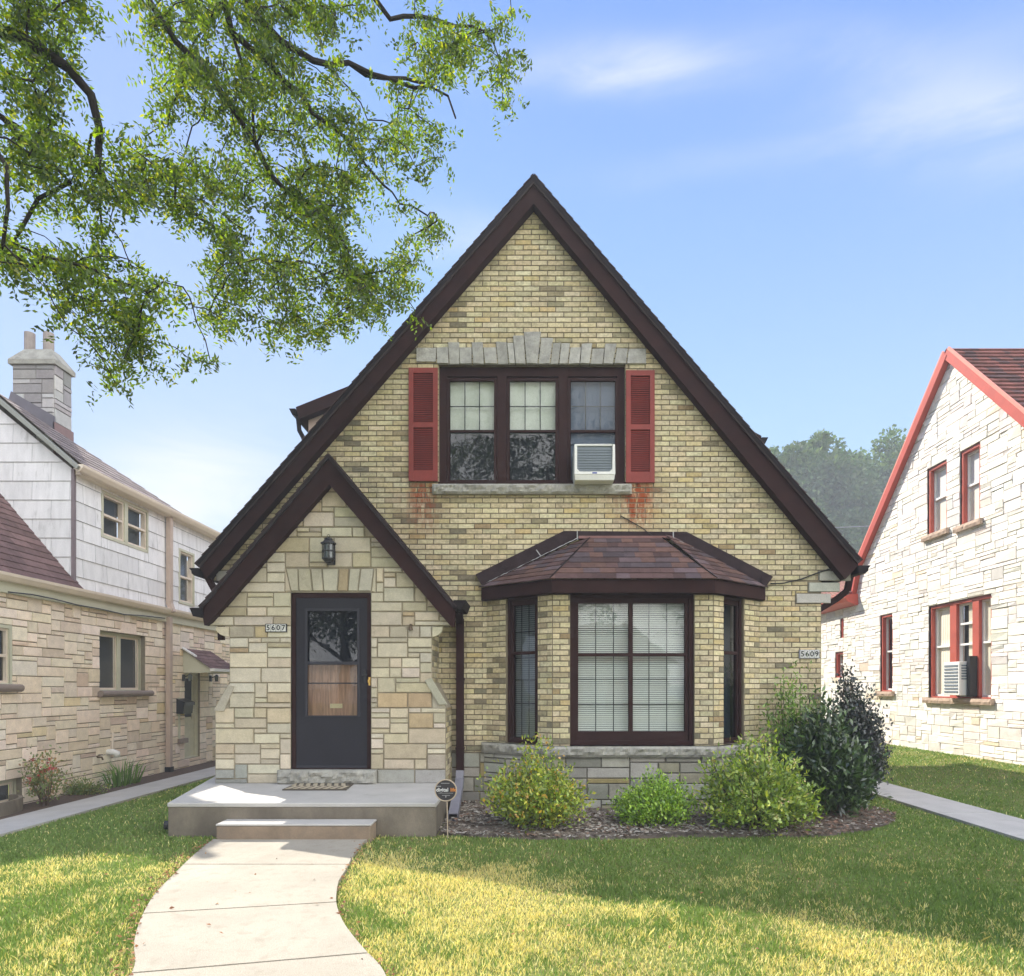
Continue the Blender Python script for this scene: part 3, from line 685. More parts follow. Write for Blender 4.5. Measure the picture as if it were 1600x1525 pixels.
def sash(root_or_part, pl, u0, u1, v0, v1, w=.045, d0=-.06, d1=-.02, mat='brown_window', rail=None, glass='glass', mun=None, wb=None, back=None, backd=-.13, name='sash', munmat='lead', top_back=None):
    """a sash: frame (part) with pane, muntin, shade below it as sub-parts"""
    m = Mb(); pl.frame(m, u0, u1, v0, v1, w, d0, d1, wb=wb)
    if rail is not None: pl.box(m, u0+w, u1-w, rail-.016, rail+.016, d0, d1+.004)
    f = m.build(name, MAT[mat], root_or_part, bevel=.003)
    b = w if wb is None else wb
    m = Mb(); dd = (d0+d1)/2; pl.face(m, [(u0+w, v0+b, dd), (u1-w, v0+b, dd), (u1-w, v1-w, dd), (u0+w, v1-w, dd)]); sub = f if f.parent and f.parent.parent is None else root_or_part
    m.build('pane', MAT[glass], sub)
    if mun:
        m = Mb()
        for (a, b_, c, e) in mun: pl.box(m, a, c, b_, e, dd-.03, dd-.02)
        m.build('muntin', MAT[munmat], sub)
    return f, sub
def upper_window():
    pl = front(Y0); u0, v0, u1, v1 = UW
    m = Mb(); X = lambda p: fx(p, 0)[0]; Z = lambda p: fx(0, p)[1]
    pl.frame(m, u0, u1, v0, v1, X(697.5)-u0, -.13, -.055, wb=.03, wt=v1-Z(585))
    for a, b in ((776.5, 791.5), (872.8, 887.3)): pl.box(m, X(a), X(b), v0+.03, Z(585), -.13, -.04)
    pl.box(m, u0-.01, u1+.01, v0-.0, v0+.035, -.05, .012); wn = m.build('window', MAT['brown_window'], H, bevel=.003)
    for i, (a, b) in enumerate(((698, 776), (792, 872.5), (887.7, 966.6))):
        A, B = X(a), X(b); zt, zb, zr = Z(588), Z(752.5), Z(671.5)
        gx0, gx1 = A+.038, B-.038; gt, gb = zt-.045, zr+.015
        mun = [(gx0+(gx1-gx0)*t-.007, gb, gx0+(gx1-gx0)*t+.007, gt) for t in (1/3, 2/3)]+[(gx0, (gt+gb)/2-.007, gx1, (gt+gb)/2+.007)]
        m = Mb(); pl.frame(m, A, B, zb, zt, .036, -.09, -.045); pl.box(m, A+.036, B-.036, zr-.016, zr+.016, -.09, -.04); m.build('sash', MAT['brown_window'], wn, bevel=.003)
        m = Mb(); pl.face(m, [(gx0, gb, -.068), (gx1, gb, -.068), (gx1, gt+.01, -.068), (gx0, gt+.01, -.068)]); m.build('upper_pane', MAT['glass_clear'], wn)
        m = Mb(); pl.face(m, [(gx0, zb+.036, -.072), (gx1, zb+.036, -.072), (gx1, zr-.016, -.072), (gx0, zr-.016, -.072)]); m.build('lower_pane', MAT['glass_dark' if i < 2 else 'glass_clear'], wn)
        m = Mb()
        for q in mun: pl.box(m, q[0], q[2], q[1], q[3], -.077, -.071)
        m.build('muntin', MAT['lead'], wn)
        m = Mb(); pl.face(m, [(gx0-.03, zr-.01, -.12), (gx1+.03, zr-.01, -.12), (gx1+.03, gt+.04, -.12), (gx0-.03, gt+.04, -.12)]); m.build('roller_shade', MAT['shade' if i < 2 else 'bluepanel'], wn)
        m = Mb(); pl.face(m, [(gx0-.03, zb, -.125), (gx1+.03, zb, -.125), (gx1+.03, zr, -.125), (gx0-.03, zr, -.125)]); m.build('insect_screen', MAT['screen' if i < 2 else 'bluepanel'], wn)
        if i == 2:
            m = Mb(); pl.box(m, gx0, gx1, Z(689), Z(676), -.11, -.1); m.build('filler_panel', MAT['bluepanel'], wn)
    # lintel
    sx = lambda p: X(600+p/3.478); sz = lambda p: Z(500+p/3.478); m = Mb()
    T = [(178, 283, 178, 285, 150), (290, 352, 288, 348, 150), (357, 410, 350, 408, 122), (414, 477, 410, 476, 148), (486, 545, 478, 535, 122), (551, 615, 541, 608, 150), (620, 677, 610, 665, 120), (682, 713, 670, 703, 125), (717, 770, 702, 758, 88),
         (776, 833, 761, 852, 66), (838, 898, 856, 918, 97), (903, 946, 920, 961, 125), (951, 996, 965, 1010, 128), (1001, 1060, 1014, 1070, 150), (1065, 1115, 1075, 1130, 130), (1120, 1185, 1133, 1198, 155), (1190, 1243, 1203, 1262, 130), (1249, 1312, 1266, 1326, 155), (1318, 1423, 1330, 1422, 157)]
    for i, (a, b, c, e, t) in enumerate(T):
        vb = 237 if i in (0,) else 247; q = [(sx(a-4), sz(vb)), (sx(b+4), sz(vb)), (sx(e+5), sz(t)), (sx(c-5), sz(t))]; k = random.uniform(.85, 1.15)
        pl.face(m, [(*p, .004) for p in q], (.05, .045, .035)); unit(m, pl, q, .013, .024+random.uniform(0, .012), .006, (.36*k, .35*k, .32*k), .012)
    m.build('lintel', MAT['rough_lintel'], H)
    m = Mb(); rough_block(m, pl, X(676.5), X(986), Z(774), Z(758.5), -.02, .075, .022, .025, 4); m.build('window_sill', MAT['rock'], H, merge=True)
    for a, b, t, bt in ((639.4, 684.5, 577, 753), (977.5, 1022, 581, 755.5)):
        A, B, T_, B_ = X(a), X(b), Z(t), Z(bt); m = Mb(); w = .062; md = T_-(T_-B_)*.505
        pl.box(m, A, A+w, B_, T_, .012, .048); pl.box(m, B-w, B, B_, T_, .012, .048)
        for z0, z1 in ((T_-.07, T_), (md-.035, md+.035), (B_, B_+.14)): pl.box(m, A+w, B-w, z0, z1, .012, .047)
        sh = m.build('shutter', MAT['red'], H, bevel=.002); m = Mb(); pl.box(m, A+w, B-w, B_+.1, T_-.05, .010, .014); m.build('louvre_gap_shade', MAT['black'], sh); m = Mb()  # black sheet behind the louvres paints the shade in their gaps
        # small arch at the top of the upper panel
        for z0, z1 in ((B_+.14, md-.035), (md+.035, T_-.07)):
            n = int((z1-z0)/.027)
            for k in range(n):
                z = z0+(k+.5)*(z1-z0)/n; q = [(A+w, z-.015, .038), (B-w, z-.015, .038), (B-w, z+.010, .018), (A+w, z+.010, .018)]
                P = [pl.P(*p) for p in q]; m.hexa(P, [p+Vector((0, -.004, -.006)) for p in P])
        m.build('louvre', MAT['red'], sh)
upper_window()
# ------------------------------------------------------------------ bay window
def bay():
    YB = 8.0; XL, XR = fx(863, 0, YB)[0], fx(1114.6, 0, YB)[0]; L0, R0 = fx(760, 0)[0], fx(1187, 0)[0]
    zs, zt = EYE-(1168-CY)*YB/F, EYE+(CY-921)*YB/F
    B = Mb(); bw = Mb()
    # base stone polygon in plan, slightly proud
    plF = front(YB)
    dl = Vector((XL-L0, YB-Y0, 0)); dr = Vector((R0-XR, Y0-YB, 0))
    plL = Plane((L0, Y0, 0), dl, (0, 0, 1), Vector((dl.y, -dl.x, 0))); plR = Plane((XR, YB, 0), dr, (0, 0, 1), Vector((dr.y, -dr.x, 0)))
    ll, lr = dl.length, dr.length
    cw = (*fx(891, 1165, YB), *fx(1084.6, 927, YB))
    # side window spans: intersect pixel rays with the side faces
    def ray(px, pl, L):
        k = (px-CX)/F; # x = k*y on the line O+U*u
        return (k*pl.O.y-pl.O.x)/(pl.U.x-k*pl.U.y)
    lw = (ray(791, plL, ll), .80, ray(840, plL, ll), cw[3]); rw = (ray(1130.6, plR, lr), .80, ray(1162, plR, lr), cw[3])
    wall = Mb()
    bricks(wall, plF, rect(XL, zs, XR, zt), (cw,), brick_col, u_off=.03); bricks(wall, plL, rect(0, zs, ll, zt), (lw,), brick_col); bricks(wall, plR, rect(0, zs, lr, zt), (rw,), brick_col)
    w = wall.build('bay_wall', MAT['brick'], H)
    backing(bw, plF, rect(XL, zs-.2, XR, zt), (cw,), .13, -.001); backing(bw, plL, rect(0, zs-.2, ll, zt), (lw,), .13, -.001); backing(bw, plR, rect(0, zs-.2, lr, zt), (rw,), .13, -.001)
    bw.build('mortar', MAT['mortar'], w)
    m = Mb(); k = .03
    for pl, a, b, sd in ((plF, XL, XR, 3), (plL, 0, ll, 4), (plR, 0, lr, 5)):
        p2 = Plane(pl.O+pl.N*k, pl.U, pl.V, pl.N)
        backing(m, p2, rect(a-.01, -.1, b+.01, .66), (), 0, -.001, (.13, .12, .1)); stones(m, p2, rect(a-.012, -.05, b+.012, .66), (), grey_col, seed=sd+11, cu=.085)
    m.build('bay_base', MAT['stone'], H)
    m = Mb()
    for pl, a, b, sd in ((plF, XL-.03, XR+.03, 3), (plL, -.02, ll+.02, 7), (plR, -.02, lr+.02, 9)): rough_block(m, pl, a, b, .66, .797, -.06, .085, .028, .03, sd)
    # top of sill
    o = .085
    poly = [plL.P(0, .797, o), plL.P(ll+.03, .797, o), plR.P(-.03, .797, o), plR.P(lr, .797, o), Vector((R0, Y0, .797)), Vector((L0, Y0, .797))]; m.face(poly); m.build('bay_sill', MAT['rock'], H)
    # windows
    def win(pl, r, split, storm):
        u0, v0, u1, v1 = r; m = Mb(); fr = .055 if storm else .045
        pl.frame(m, u0, u1, v0, v1, fr, -.12, -.03); wn = m.build('window', MAT['brown_window'], H, bevel=.003)
        a, b = u0+fr, u1-fr; w = .045 if storm else .03; bot = v0+(.17 if storm else .07)+fr*0; top = v1-fr
        m = Mb(); pl.frame(m, a, b, v0+fr*.6, top, w, -.1, -.05, wb=bot-v0-fr*.6, wt=.06)
        rail = Z_(1022.5) if storm else Z_(1018)
        pl.box(m, a+w, b-w, rail-.02, rail+.02, -.1, -.046)
        if storm: mid = fx(986.5, 0, YB)[0]; pl.box(m, mid-.026, mid+.026, bot, top-.06, -.1, -.047)
        m.build('sash', MAT['brown_window'], wn, bevel=.002)
        m = Mb(); pl.face(m, [(a+w, bot, -.075), (b-w, bot, -.075), (b-w, top-.05, -.075), (a+w, top-.05, -.075)]); m.build('pane', MAT['glass' if storm else 'glass_dark'], wn)
        m = Mb(); n = 6 if storm else 3; A, Bb = a+w, b-w
        if split != 2:
            for t in range(1, n):
                if storm and t == 3: continue
                x = A+(Bb-A)*t/n; pl.box(m, x-.0055, x+.0055, bot, top-.05, -.082, -.078)
            for py in (981, 1061, 1101) if storm else (984, 1026, 1062, 1100): z = Z_(py); pl.box(m, A, Bb, z-.0055, z+.0055, -.082, -.078)
            m.build('leaded_muntin', MAT['lead'], wn)
        m = Mb()
        if storm or split == 1:
            z = bot-.02
            while z < top:
                P = [pl.P(A-.03, z, -.135), pl.P(Bb+.03, z, -.135), pl.P(Bb+.03, z+.021, -.150), pl.P(A-.03, z+.021, -.150)]; m.face(P); z += .0265
            m.build('blind', MAT['blind'], wn)
        m = Mb(); pl.face(m, [(A-.06, bot-.1, -.19), (Bb+.06, bot-.1, -.19), (Bb+.06, top+.05, -.19), (A-.06, top+.05, -.19)]); m.build('dark_room', MAT['bluepanel' if split else 'screen'], wn)
        return wn
    Z_ = lambda py: EYE-(py-CY)*YB/F
    win(plF, cw, 0, True); win(plL, lw, 1, False); win(plR, rw, 2, False)
    # eave, fascia and roof
    ze = EYE+(CY-905)*7.86/F; zf = EYE+(CY-926)*7.86/F
    FL, FR = Vector((fx(862, 0, 7.86)[0], 7.86, ze)), Vector((fx(1117, 0, 7.86)[0], 7.86, ze)); WLp, WRp = Vector((fx(752, 0, 8.52)[0], 8.52, ze)), Vector((fx(1196, 0, 8.52)[0], 8.52, ze))
    m = Mb(); pts = [WLp, FL, FR, WRp, Vector((WRp.x, Y0, ze)), Vector((WLp.x, Y0, ze))]; dz = zf-ze
    m.hexa([Vector((p.x, p.y, zf)) for p in pts], pts)
    m.build('bay_fascia', MAT['brown'], H)
    top = EYE+(CY-842)*8.5/F
    TL, TR = Vector((fx(921.5, 0, 8.5)[0], 8.5, top)), Vector((fx(1035.5, 0, 8.5)[0], 8.5, top)); WL2, WR2 = Vector((fx(902, 0, 8.59)[0], 8.59, EYE+(CY-838)*8.59/F)), Vector((fx(1052, 0, 8.59)[0], 8.59, EYE+(CY-838)*8.59/F))
    up = Vector((0, 0, .012)); ov = .03
    fl, fr_ = FL+Vector((-.02, -ov, .0)), FR+Vector((.02, -ov, 0)); wl, wr = WLp+Vector((-.04, 0, .0)), WRp+Vector((.04, 0, 0))
    def pal(r, u, v):
        c = r.choices([(.105, .062, .058), (.13, .075, .062), (.08, .06, .066), (.12, .085, .09), (.07, .042, .04), (.15, .085, .07)], [4, 3, 3, 2, 3, 1])[0]; k = r.uniform(.85, 1.15); return tuple(x*k for x in c)
    m = Mb()
    mid = (fl+fr_)/2
    shingles(m, [fl, fr_, TR, TL], .118, .24, pal, .010, seed=4); shingles(m, [wl, fl, TL, WL2], .118, .24, pal, .010, seed=5); shingles(m, [fr_, wr, WR2, TR], .118, .24, pal, .010, seed=6)
    m.face([TL, TR, WR2, WL2], (.08, .05, .05)); rf = m.build('bay_roof', MAT['shingle'], H)
    for a, b in ((fl, TL), (fr_, TR)): m = Mb(); m.bar(a+up*1.3, b+up*1.6, .02, .006, up=(0, 0, 1)); m.build('hip_ridge', MAT['darktrim'], rf)
    m = Mb(); f = lambda px, py: at(px, py, 8.56)
    for q in ([f(743, 897.5), f(753, 915), f(903, 842), f(881, 829.5)], [f(881, 829.5), f(903, 842), f(1052, 842), f(1073, 831)], [f(1073, 831), f(1052, 842), f(1195, 919), f(1208, 901)]): m.prism(q, (0, .035, 0))
    m.hexa([f(743, 897.5), f(754, 917), f(760, 917), f(760, 900)], [at(743, 897.5, 8.5), at(754, 917, 8.5), at(760, 917, 8.5), at(760, 900, 8.5)]); m.hexa([f(1208, 901), f(1195, 919), f(1190, 919), f(1190, 903)], [at(1208, 901, 8.5), at(1195, 919, 8.5), at(1190, 919, 8.5), at(1190, 903, 8.5)])
    m.build('flashing', MAT['roofedge'], rf)
    rr = random.Random(2); g = lambda px, py, Y=8.52: Vector(at(px, py, Y))
    for (a, b, n) in ((g(903, 841), g(756, 913), 46), (g(1053, 841), g(1192, 917), 42)):
        P = [a.lerp(b, k/n)+Vector((0, 0, .004+rr.uniform(-.003, .004))) for k in range(n+1)]; rd = [.0012 if mnoise.noise(Vector((k*.31+n, .5, 0))) > .02 else rr.uniform(.003, .0075) for k in range(n+1)]
        m = Mb(); m.tube(P, rd, 5); m.build('sealant', MAT['white_seal'], rf)
    for p, q in ((g(902, 829), g(902, 844)), (g(1052, 831), g(1052, 842)), (g(838, 859), g(845, 869))): m = Mb(); m.bar(p, q, .012, .014, up=(0, 1, 0)); m.build('flashing_strap', MAT['white_seal'], rf)
    m = Mb(); m.prism([f(904, 838), f(904, 842), f(1051, 842), f(1051, 838)], (0, -.03, 0)); m.build('ridge_strip', MAT['salmon_dull'], rf)
    m = Mb(); p1 = at(1196, 917, 8.5); m.box(p1[0]-.01, p1[0]+.03, 8.3, 8.5, p1[2]-.03, p1[2]+.02)
MAT['roofedge'] = pm('dark_purple_roof_edge', (.034, .022, .024), .85, .35, 9, .3, 60, spec=.15); MAT['white_seal'] = pm('weathered_sealant', (.36, .36, .36), .7, .35, 20, .1); MAT['salmon_dull'] = pm('faded_red_metal', (.21, .10, .09), .6, .25, 6, .1)
bay()
# ------------------------------------------------------------------ stone entry
YV = 8.0; sv = YV/F
def vx(px): return (px-CX)*sv
def vz(py): return EYE-(py-CY)*sv
def entry():
    pl = front(YV); zb = .335
    door = (vx(454.8), vz(1202), vx(579.7), vz(926)); arch = (vx(446), vz(926), vx(588), vz(887)); sill = (vx(437.7), zb, vx(590), vz(1202))
    xl, xr, xlu, xru = vx(336.5), vx(696.5), vx(359), vx(675); zc = vz(1106); zk0, zk1 = vz(996.5), vz(978)
    A = rect(xl, zb, xr, zc); B = [(xl, zc), (xr, zc), (vx(676), vz(1060)), (xru, vz(1058)), (xru, zk0), (xlu, zk0), (xlu, vz(1070)), (vx(358), vz(1070))]
    m = Mb(); hol = (door, arch, sill)
    stones(m, pl, A, hol, stone_col, seed=21)
    stones(m, pl, rect(xlu, zc, xru, zk0), hol, stone_col, seed=22)
    # kneeler row
    stones(m, pl, rect(xlu-.0, zk0, xru+.0, zk1), hol, stone_col, seed=23, cv=.15, hp=((1, 1),))
    G = [(vx(325), zk1), (vx(706), zk1), (vx(514.3), vz(745))]
    stones(m, pl, rect(vx(325), zk1, vx(706), vz(745)), hol, stone_col, seed=29, clipr=G)
    # corbel stones with rounded undersides
    for s, x0, x1 in ((-1, vx(337), xlu), (1, vx(693), xru)):
        n = 6; h = zk1-zk0; q = [(x1, zk1-.006), (x0, zk1-.006)]+[(x0+(x1-x0)*(1-math.cos(t)), zk1-.02-(h-.02)*math.sin(t)*.95) for t in [math.pi/2*k/n*.9 for k in range(1, n+1)]]+[(x1, zk0+.003)]
        q = ccw(q); unit(m, pl, q, .004, .02, .006, pick(ST))
    # sloped weathering stones
    for s, (a, b, c, e) in ((-1, ((335, 1111), (352, 1112), (369, 1072), (358, 1069))), (1, ((700, 1101), (686, 1102), (663, 1063), (674, 1058)))):
        q = ccw([(vx(p[0]), vz(p[1])) for p in (a, b, c, e)]); unit(m, pl, q, .004, .035, .006, pick([((.42, .39, .31), 1)]))
    for q in ([(xl, zc), (vx(358), zc), (vx(358), vz(1072))], [(vx(676), zc), (xr, zc), (vx(676), vz(1062))]): pl.face(m, [(a, b, .004) for a, b in q], (.4, .36, .28))
    w = m.build('entry_wall', MAT['stone'], H)
    m = Mb(); backing(m, pl, rect(xl, zb-.35, xr, zc), (door,), .13, 0); backing(m, pl, rect(xlu, zc, xru, zk1), (door,), .13, 0); backing(m, pl, G, (door,), .13, 0)
    for x0, x1, z0, z1 in ((xl, xl+.1, 0, zc), (xr-.1, xr, 0, zc), (xlu, xlu+.1, zc, 2.5), (xru-.1, xru, zc, 2.5)): m.box(x0, x1, YV+.002, Y0-.01, z0, z1)
    for s, x0, x1 in ((-1, xl, xlu), (1, xru, xr)): m.prism([(x0, YV+.002, zc), (x1, YV+.002, zc), ((x1 if s < 0 else x0), YV+.002, vz(1064))] , (0, .58, 0))
    m.build('mortar', MAT['mortar_light'], w)
    for X, z0, z1 in ((xr, 0, zc), (xru, zc, vz(978))):
        m = Mb(); p2 = Plane((X, 0, 0), (0, 1, 0), (0, 0, 1), (1, 0, 0)); bricks(m, p2, rect(YV+.02, z0, Y0-.0, z1), (), lambda u, v: pick(BRD if random.random() < .5 else BR)); m.build('entry_side_wall', MAT['brick'], H)
    # arch voussoirs over door
    m = Mb(); zx = lambda p: vx(280+p/2.346); zz = lambda p: vz(680+p/2.346)
    cols = [(.44, .40, .30), (.42, .38, .28), (.46, .42, .32), (.47, .44, .34), (.34, .27, .17), (.44, .41, .32), (.45, .42, .34)]
    bt = [(412, 440), (442, 490), (492, 530), (532, 580), (582, 618), (620, 655), (657, 704)]; tp = [(393, 436), (437, 481), (484, 523), (526, 585), (588, 622), (627, 664), (668, 714)]
    for (a, b), (c, e), col in zip(bt, tp, cols): unit(m, pl, [(zx(a-1), zz(573)), (zx(b+1), zz(573)), (zx(e+1), zz(489)), (zx(c-1), zz(489))], .01, .02, .006, col, .004)
    for q in ([(vx(446), vz(926)), (zx(411), zz(573)), (zx(392), zz(489)), (vx(446), vz(887))], [(zx(705), zz(573)), (vx(588), vz(926)), (vx(588), vz(887)), (zx(715), zz(489))]):
        q = ccw(q)
        if abs(area(q)) > .0005: unit(m, pl, q, .008, .014, .004, pick(ST))
    m.build('door_lintel', MAT['stone'], H)
    m = Mb(); rough_block(m, pl, sill[0], sill[2], zb+.002, sill[3], -.1, .10, .03, .022, 12, ); m.build('door_sill', MAT['rock'], H, merge=True)
    # door: brown surround, charcoal storm door, wooden door behind
    m = Mb(); u0, v0, u1, v1 = door; pl.frame(m, u0, u1, v0, v1, .05, -.14, -.02, wb=.012, wt=.06); df = m.build('door_frame', MAT['brown'], H, bevel=.003)
    m = Mb(); a, b, c, e = u0+.05, u1-.045, v0+.012, v1-.06
    gl = (vx(478), vz(1119), vx(559), vz(953)); gm = vz(1036)
    pl.box(m, a, gl[0], c, e, -.07, -.032); pl.box(m, gl[2], b, c, e, -.07, -.032); pl.box(m, gl[0], gl[2], c, gl[1], -.07, -.032); pl.box(m, gl[0], gl[2], gl[3], e, -.07, -.032)
    d = m.build('storm_door', MAT['charcoal'], H)
    m = Mb(); pl.frame(m, gl[0]-.02, gl[2]+.02, gl[1]-.005, gl[3]+.02, .03, -.033, -.018, wb=.012); pl.box(m, gl[0], gl[2], gm-.02, gm+.02, -.06, -.022); pl.box(m, gl[0], gl[2], vz(1067.5)-.008, vz(1067.5)+.008, -.062, -.05)
    pl.box(m, a+.01, b-.01, c, c+.03, -.033, -.022)
    m.build('door_moulding', MAT['charcoal2'], d, bevel=.003)
    m = Mb(); pl.face(m, [(gl[0], gm, -.058), (gl[2], gm, -.058), (gl[2], gl[3], -.058), (gl[0], gl[3], -.058)]); m.build('upper_pane', MAT['glass_dark'], d)
    m = Mb(); pl.face(m, [(gl[0], gl[1], -.05), (gl[2], gl[1], -.05), (gl[2], gm, -.05), (gl[0], gm, -.05)]); m.build('lower_pane', MAT['glass_clear'], d)
    m = Mb(); pl.box(m, vx(569)-.012, vx(569)+.012, vz(1068), vz(1046), -.034, -.022); pl.box(m, vx(569)-.03, vx(569)+.03, vz(1056), vz(1053), -.022, -.008); m.build('handle', MAT['black'], d, bevel=.003)
    m = Mb(); pl.box(m, vx(575.2), vx(578.3), vz(1071), vz(1058), -.03, -.012); pl.box(m, vx(574.5), vx(577), vz(1066.5), vz(1062), -.02, .0); m.build('latch', MAT['brass'], d, bevel=.002)
    m = Mb(); pl.box(m, u0+.03, u1-.03, v0, v1-.02, -.2, -.15)
    for k in range(8): x = u0+.1+k*(u1-u0-.2)/7; pl.box(m, x-.003, x+.003, v0+.1, gm, -.151, -.147)
    wd = m.build('inner_door', MAT['wooddoor'], H)
    m = Mb(); pl.face(m, [(gl[0]-.1, gm-.01, -.145), (gl[2]+.1, gm-.01, -.145), (gl[2]+.1, gl[3]+.1, -.145), (gl[0]-.1, gl[3]+.1, -.145)]); m.build('door_window', MAT['dark_in'], wd)
    m = Mb(); pl.frame(m, vx(510.5), vx(530), vz(1107), vz(1100), .012, -.15, -.13); pl.box(m, vx(512), vx(529), vz(1106), vz(1101), -.15, -.14); m.build('mail_slot', MAT['slot_brass'], wd)
    # roof and rake boards
    Yr = 7.88; P = lambda px, py, Y=Yr: (*[(px-CX)*Yr/F], Y, EYE-(py-CY)*Yr/F)
    m = Mb(); m.hexa([P(514.5, 757), P(327, 972), P(319, 977), P(315, 953), P(513.8, 717.5)][::-1], [P(514.5, 757, YV-.004), P(327, 972, YV-.004), P(319, 977, YV-.004), P(315, 953, YV-.004), P(513.8, 717.5, YV-.004)][::-1]); m.build('entry_rake_board', MAT['brown'], H)
    m = Mb(); m.hexa([P(514.5, 757), P(703, 977), P(709, 980), P(711, 953), P(513.8, 717.5)], [P(514.5, 757, YV-.004), P(703, 977, YV-.004), P(709, 980, YV-.004), P(711, 953, YV-.004), P(513.8, 717.5, YV-.004)]); m.build('entry_rake_board', MAT['brown'], H)
    m = Mb(); up = .045
    for q in ([P(313, 955), P(513.7, 717)], [P(513.7, 717), P(713, 955)]):
        a, b = Vector(q[0]), Vector(q[1]); z = Vector((0, 0, up)); f_ = Vector((0, -.03, 0)); bk = Vector((0, Y0-.02-Yr, 0)); A_ = [a+f_, b+f_, b+f_+z, a+f_+z]
        m.hexa(A_, [p-f_+bk for p in A_], (.035, .026, .028))
    def pal(r, u, v): k = r.uniform(.7, 1.25); return (.062*k, .044*k, .046*k)
    for q, up_ in (([P(313, 955), P(513.7, 717)], (-1, 0, 1)), ([P(713, 955), P(513.7, 717)], (1, 0, 1))):
        a, b = [Vector(p)+Vector((0, -.035, up+.003)) for p in q]; bk = Vector((0, Y0-.02-Yr, 0)); shingles(m, [a, b, b+bk, a+bk], .13, .28, pal, .016, up=up_, seed=8, wav=.012)
    m.build('entry_roof', MAT['shingle'], H)
    for s, x0, x1, zt in ((-1, 318, 298, 950), (1, 709, 728, 938)):
        m = Mb(); X0, X1 = (x0-CX)*Yr/F, (x1-CX)*Yr/F; z = EYE-(zt-CY)*Yr/F
        q = [(X0, Yr-.03, z), (X1, Yr-.03, z), (X1-s*.04, Yr-.03, z-.1), (X0, Yr-.03, z-.11)]; m.prism(q if s < 0 else q[::-1], (0, .62, 0)); m.build('entry_gutter', MAT['darktrim'], H)
MAT['slot_brass'] = pm('dull_pale_brass', (.42, .36, .22), .45, .1, 8, 0)
entry()
# ------------------------------------------------------------------ text
def text_mesh(name, body, size, mat, loc, parent, rot=(R(90), 0, 0), ext=.002, bold=.0, align='CENTER'):
    cu = bpy.data.curves.new(name, 'FONT'); cu.body = body; cu.size = size; cu.extrude = ext; cu.offset = bold; cu.align_x = align; cu.align_y = 'CENTER'; cu.resolution_u = 3
    t = bpy.data.objects.new(name+'_tmp', cu); SC.collection.objects.link(t); dg = bpy.context.evaluated_depsgraph_get(); dg.update()
    me = bpy.data.meshes.new_from_object(t.evaluated_get(dg)); bpy.data.objects.remove(t); me.materials.clear(); me.materials.append(mat)
    o = bpy.data.objects.new(name, me); SC.collection.objects.link(o); o.parent = parent; o.rotation_euler = rot; o.location = Vector(loc)-rootloc(parent); return o
MAT['ink'] = pm('black_enamel', (.012, .012, .015), .4, .05, 5, 0); MAT['plaque'] = pm('white_enamel_tile', (.62, .62, .58), .35, .1, 9, 0)
def plaque(px0, px1, py0, py1, Y, txt, label, dark_rim):
    x0, z1 = xz(px0, py0, Y); x1, z0 = xz(px1, py1, Y); pl = front(Y); t = thing('house_number_plaque', label, 'house number', ((x0+x1)/2, Y, z0))
    m = Mb(); pl.box(m, x0-.008, x1+.008, z0-.008, z1+.008, .008, .03); m.build('backing_plate', MAT['galv' if dark_rim else 'charcoal2'], t)
    n = 4; w = (x1-x0)/n
    for k in range(n):
        m = Mb(); pl.box(m, x0+k*w+.003, x0+(k+1)*w-.003, z0, z1, .03, .036); tl = m.build('number_tile', MAT['plaque'], t, bevel=.002)
        text_mesh('numeral', txt[k], (z1-z0)*1.02, MAT['ink'], (x0+(k+.5)*w, Y-.0375, (z0+z1)/2), tl, bold=.0015)
plaque(417, 448.4, 976, 987, YV, '5607', 'white number plaque reading 5607 beside the dark front door', False)
plaque(1248.5, 1278, 1016.5, 1028, Y0, '5609', 'white number plaque reading 5609 at the right corner of the brick wall', True)
# ------------------------------------------------------------------ lantern, bell light
def lantern():
    Yl = 7.86; c = ((513.3-CX)*Yl/F, Yl); z = lambda py: EYE-(py-CY)*Yl/F; t = thing('wall_lantern', 'black carriage lantern on the stone gable above the front door', 'wall lantern', (c[0], YV, z(880)))
    m = Mb(); m.box(c[0]-.05, c[0]+.05, YV-.035, YV-.02, z(880), z(858)); m.box(c[0]-.03, c[0]+.03, c[1], YV-.03, z(880), z(872)); m.build('bracket', MAT['black'], t, bevel=.003)
    m = Mb(); r = .072; z0, z1 = z(874), z(850)
    for k in range(8):
        a = math.pi*2*k/8+.4; p = (c[0]+r*math.cos(a), c[1]+r*math.sin(a)); m.tube([(p[0], p[1], z0), (p[0], p[1], z1)], .006, 5)
    for zz in (z0, (z0+z1)/2, z1-.006): m.cyl(c, r+.006, zz, zz+.012, 16)
    m.cyl(c, .04, z0-.035, z0, 12, r2=r); m.build('cage', MAT['black'], t)
    m = Mb(); m.cyl(c, r-.01, z0+.012, z1, 12); m.build('lamp_glass', MAT['lampglass'], t)
    m = Mb(); m.cyl(c, r+.02, z1, z1+.012, 16); m.cyl(c, r+.012, z1+.012, z1+.05, 16, r2=.045); m.cyl(c, .05, z1+.05, z1+.065, 12); m.cyl(c, .04, z1+.065, z1+.085, 12, r2=.012)
    ring = [(c[0]+.016*math.cos(a), c[1], z1+.098+.016*math.sin(a)) for a in [math.pi*2*k/10 for k in range(11)]]; m.tube(ring, .004, 5); m.build('cap', MAT['black'], t)
MAT['lampglass'] = pm('smoked_lamp_glass', (.06, .075, .07), .15, .1, 8, 0, spec=.8)
lantern()
t = thing('door_bell', 'small bronze bell fitting on the stone wall right of the front door', 'bell', at(641.5, 985, YV))
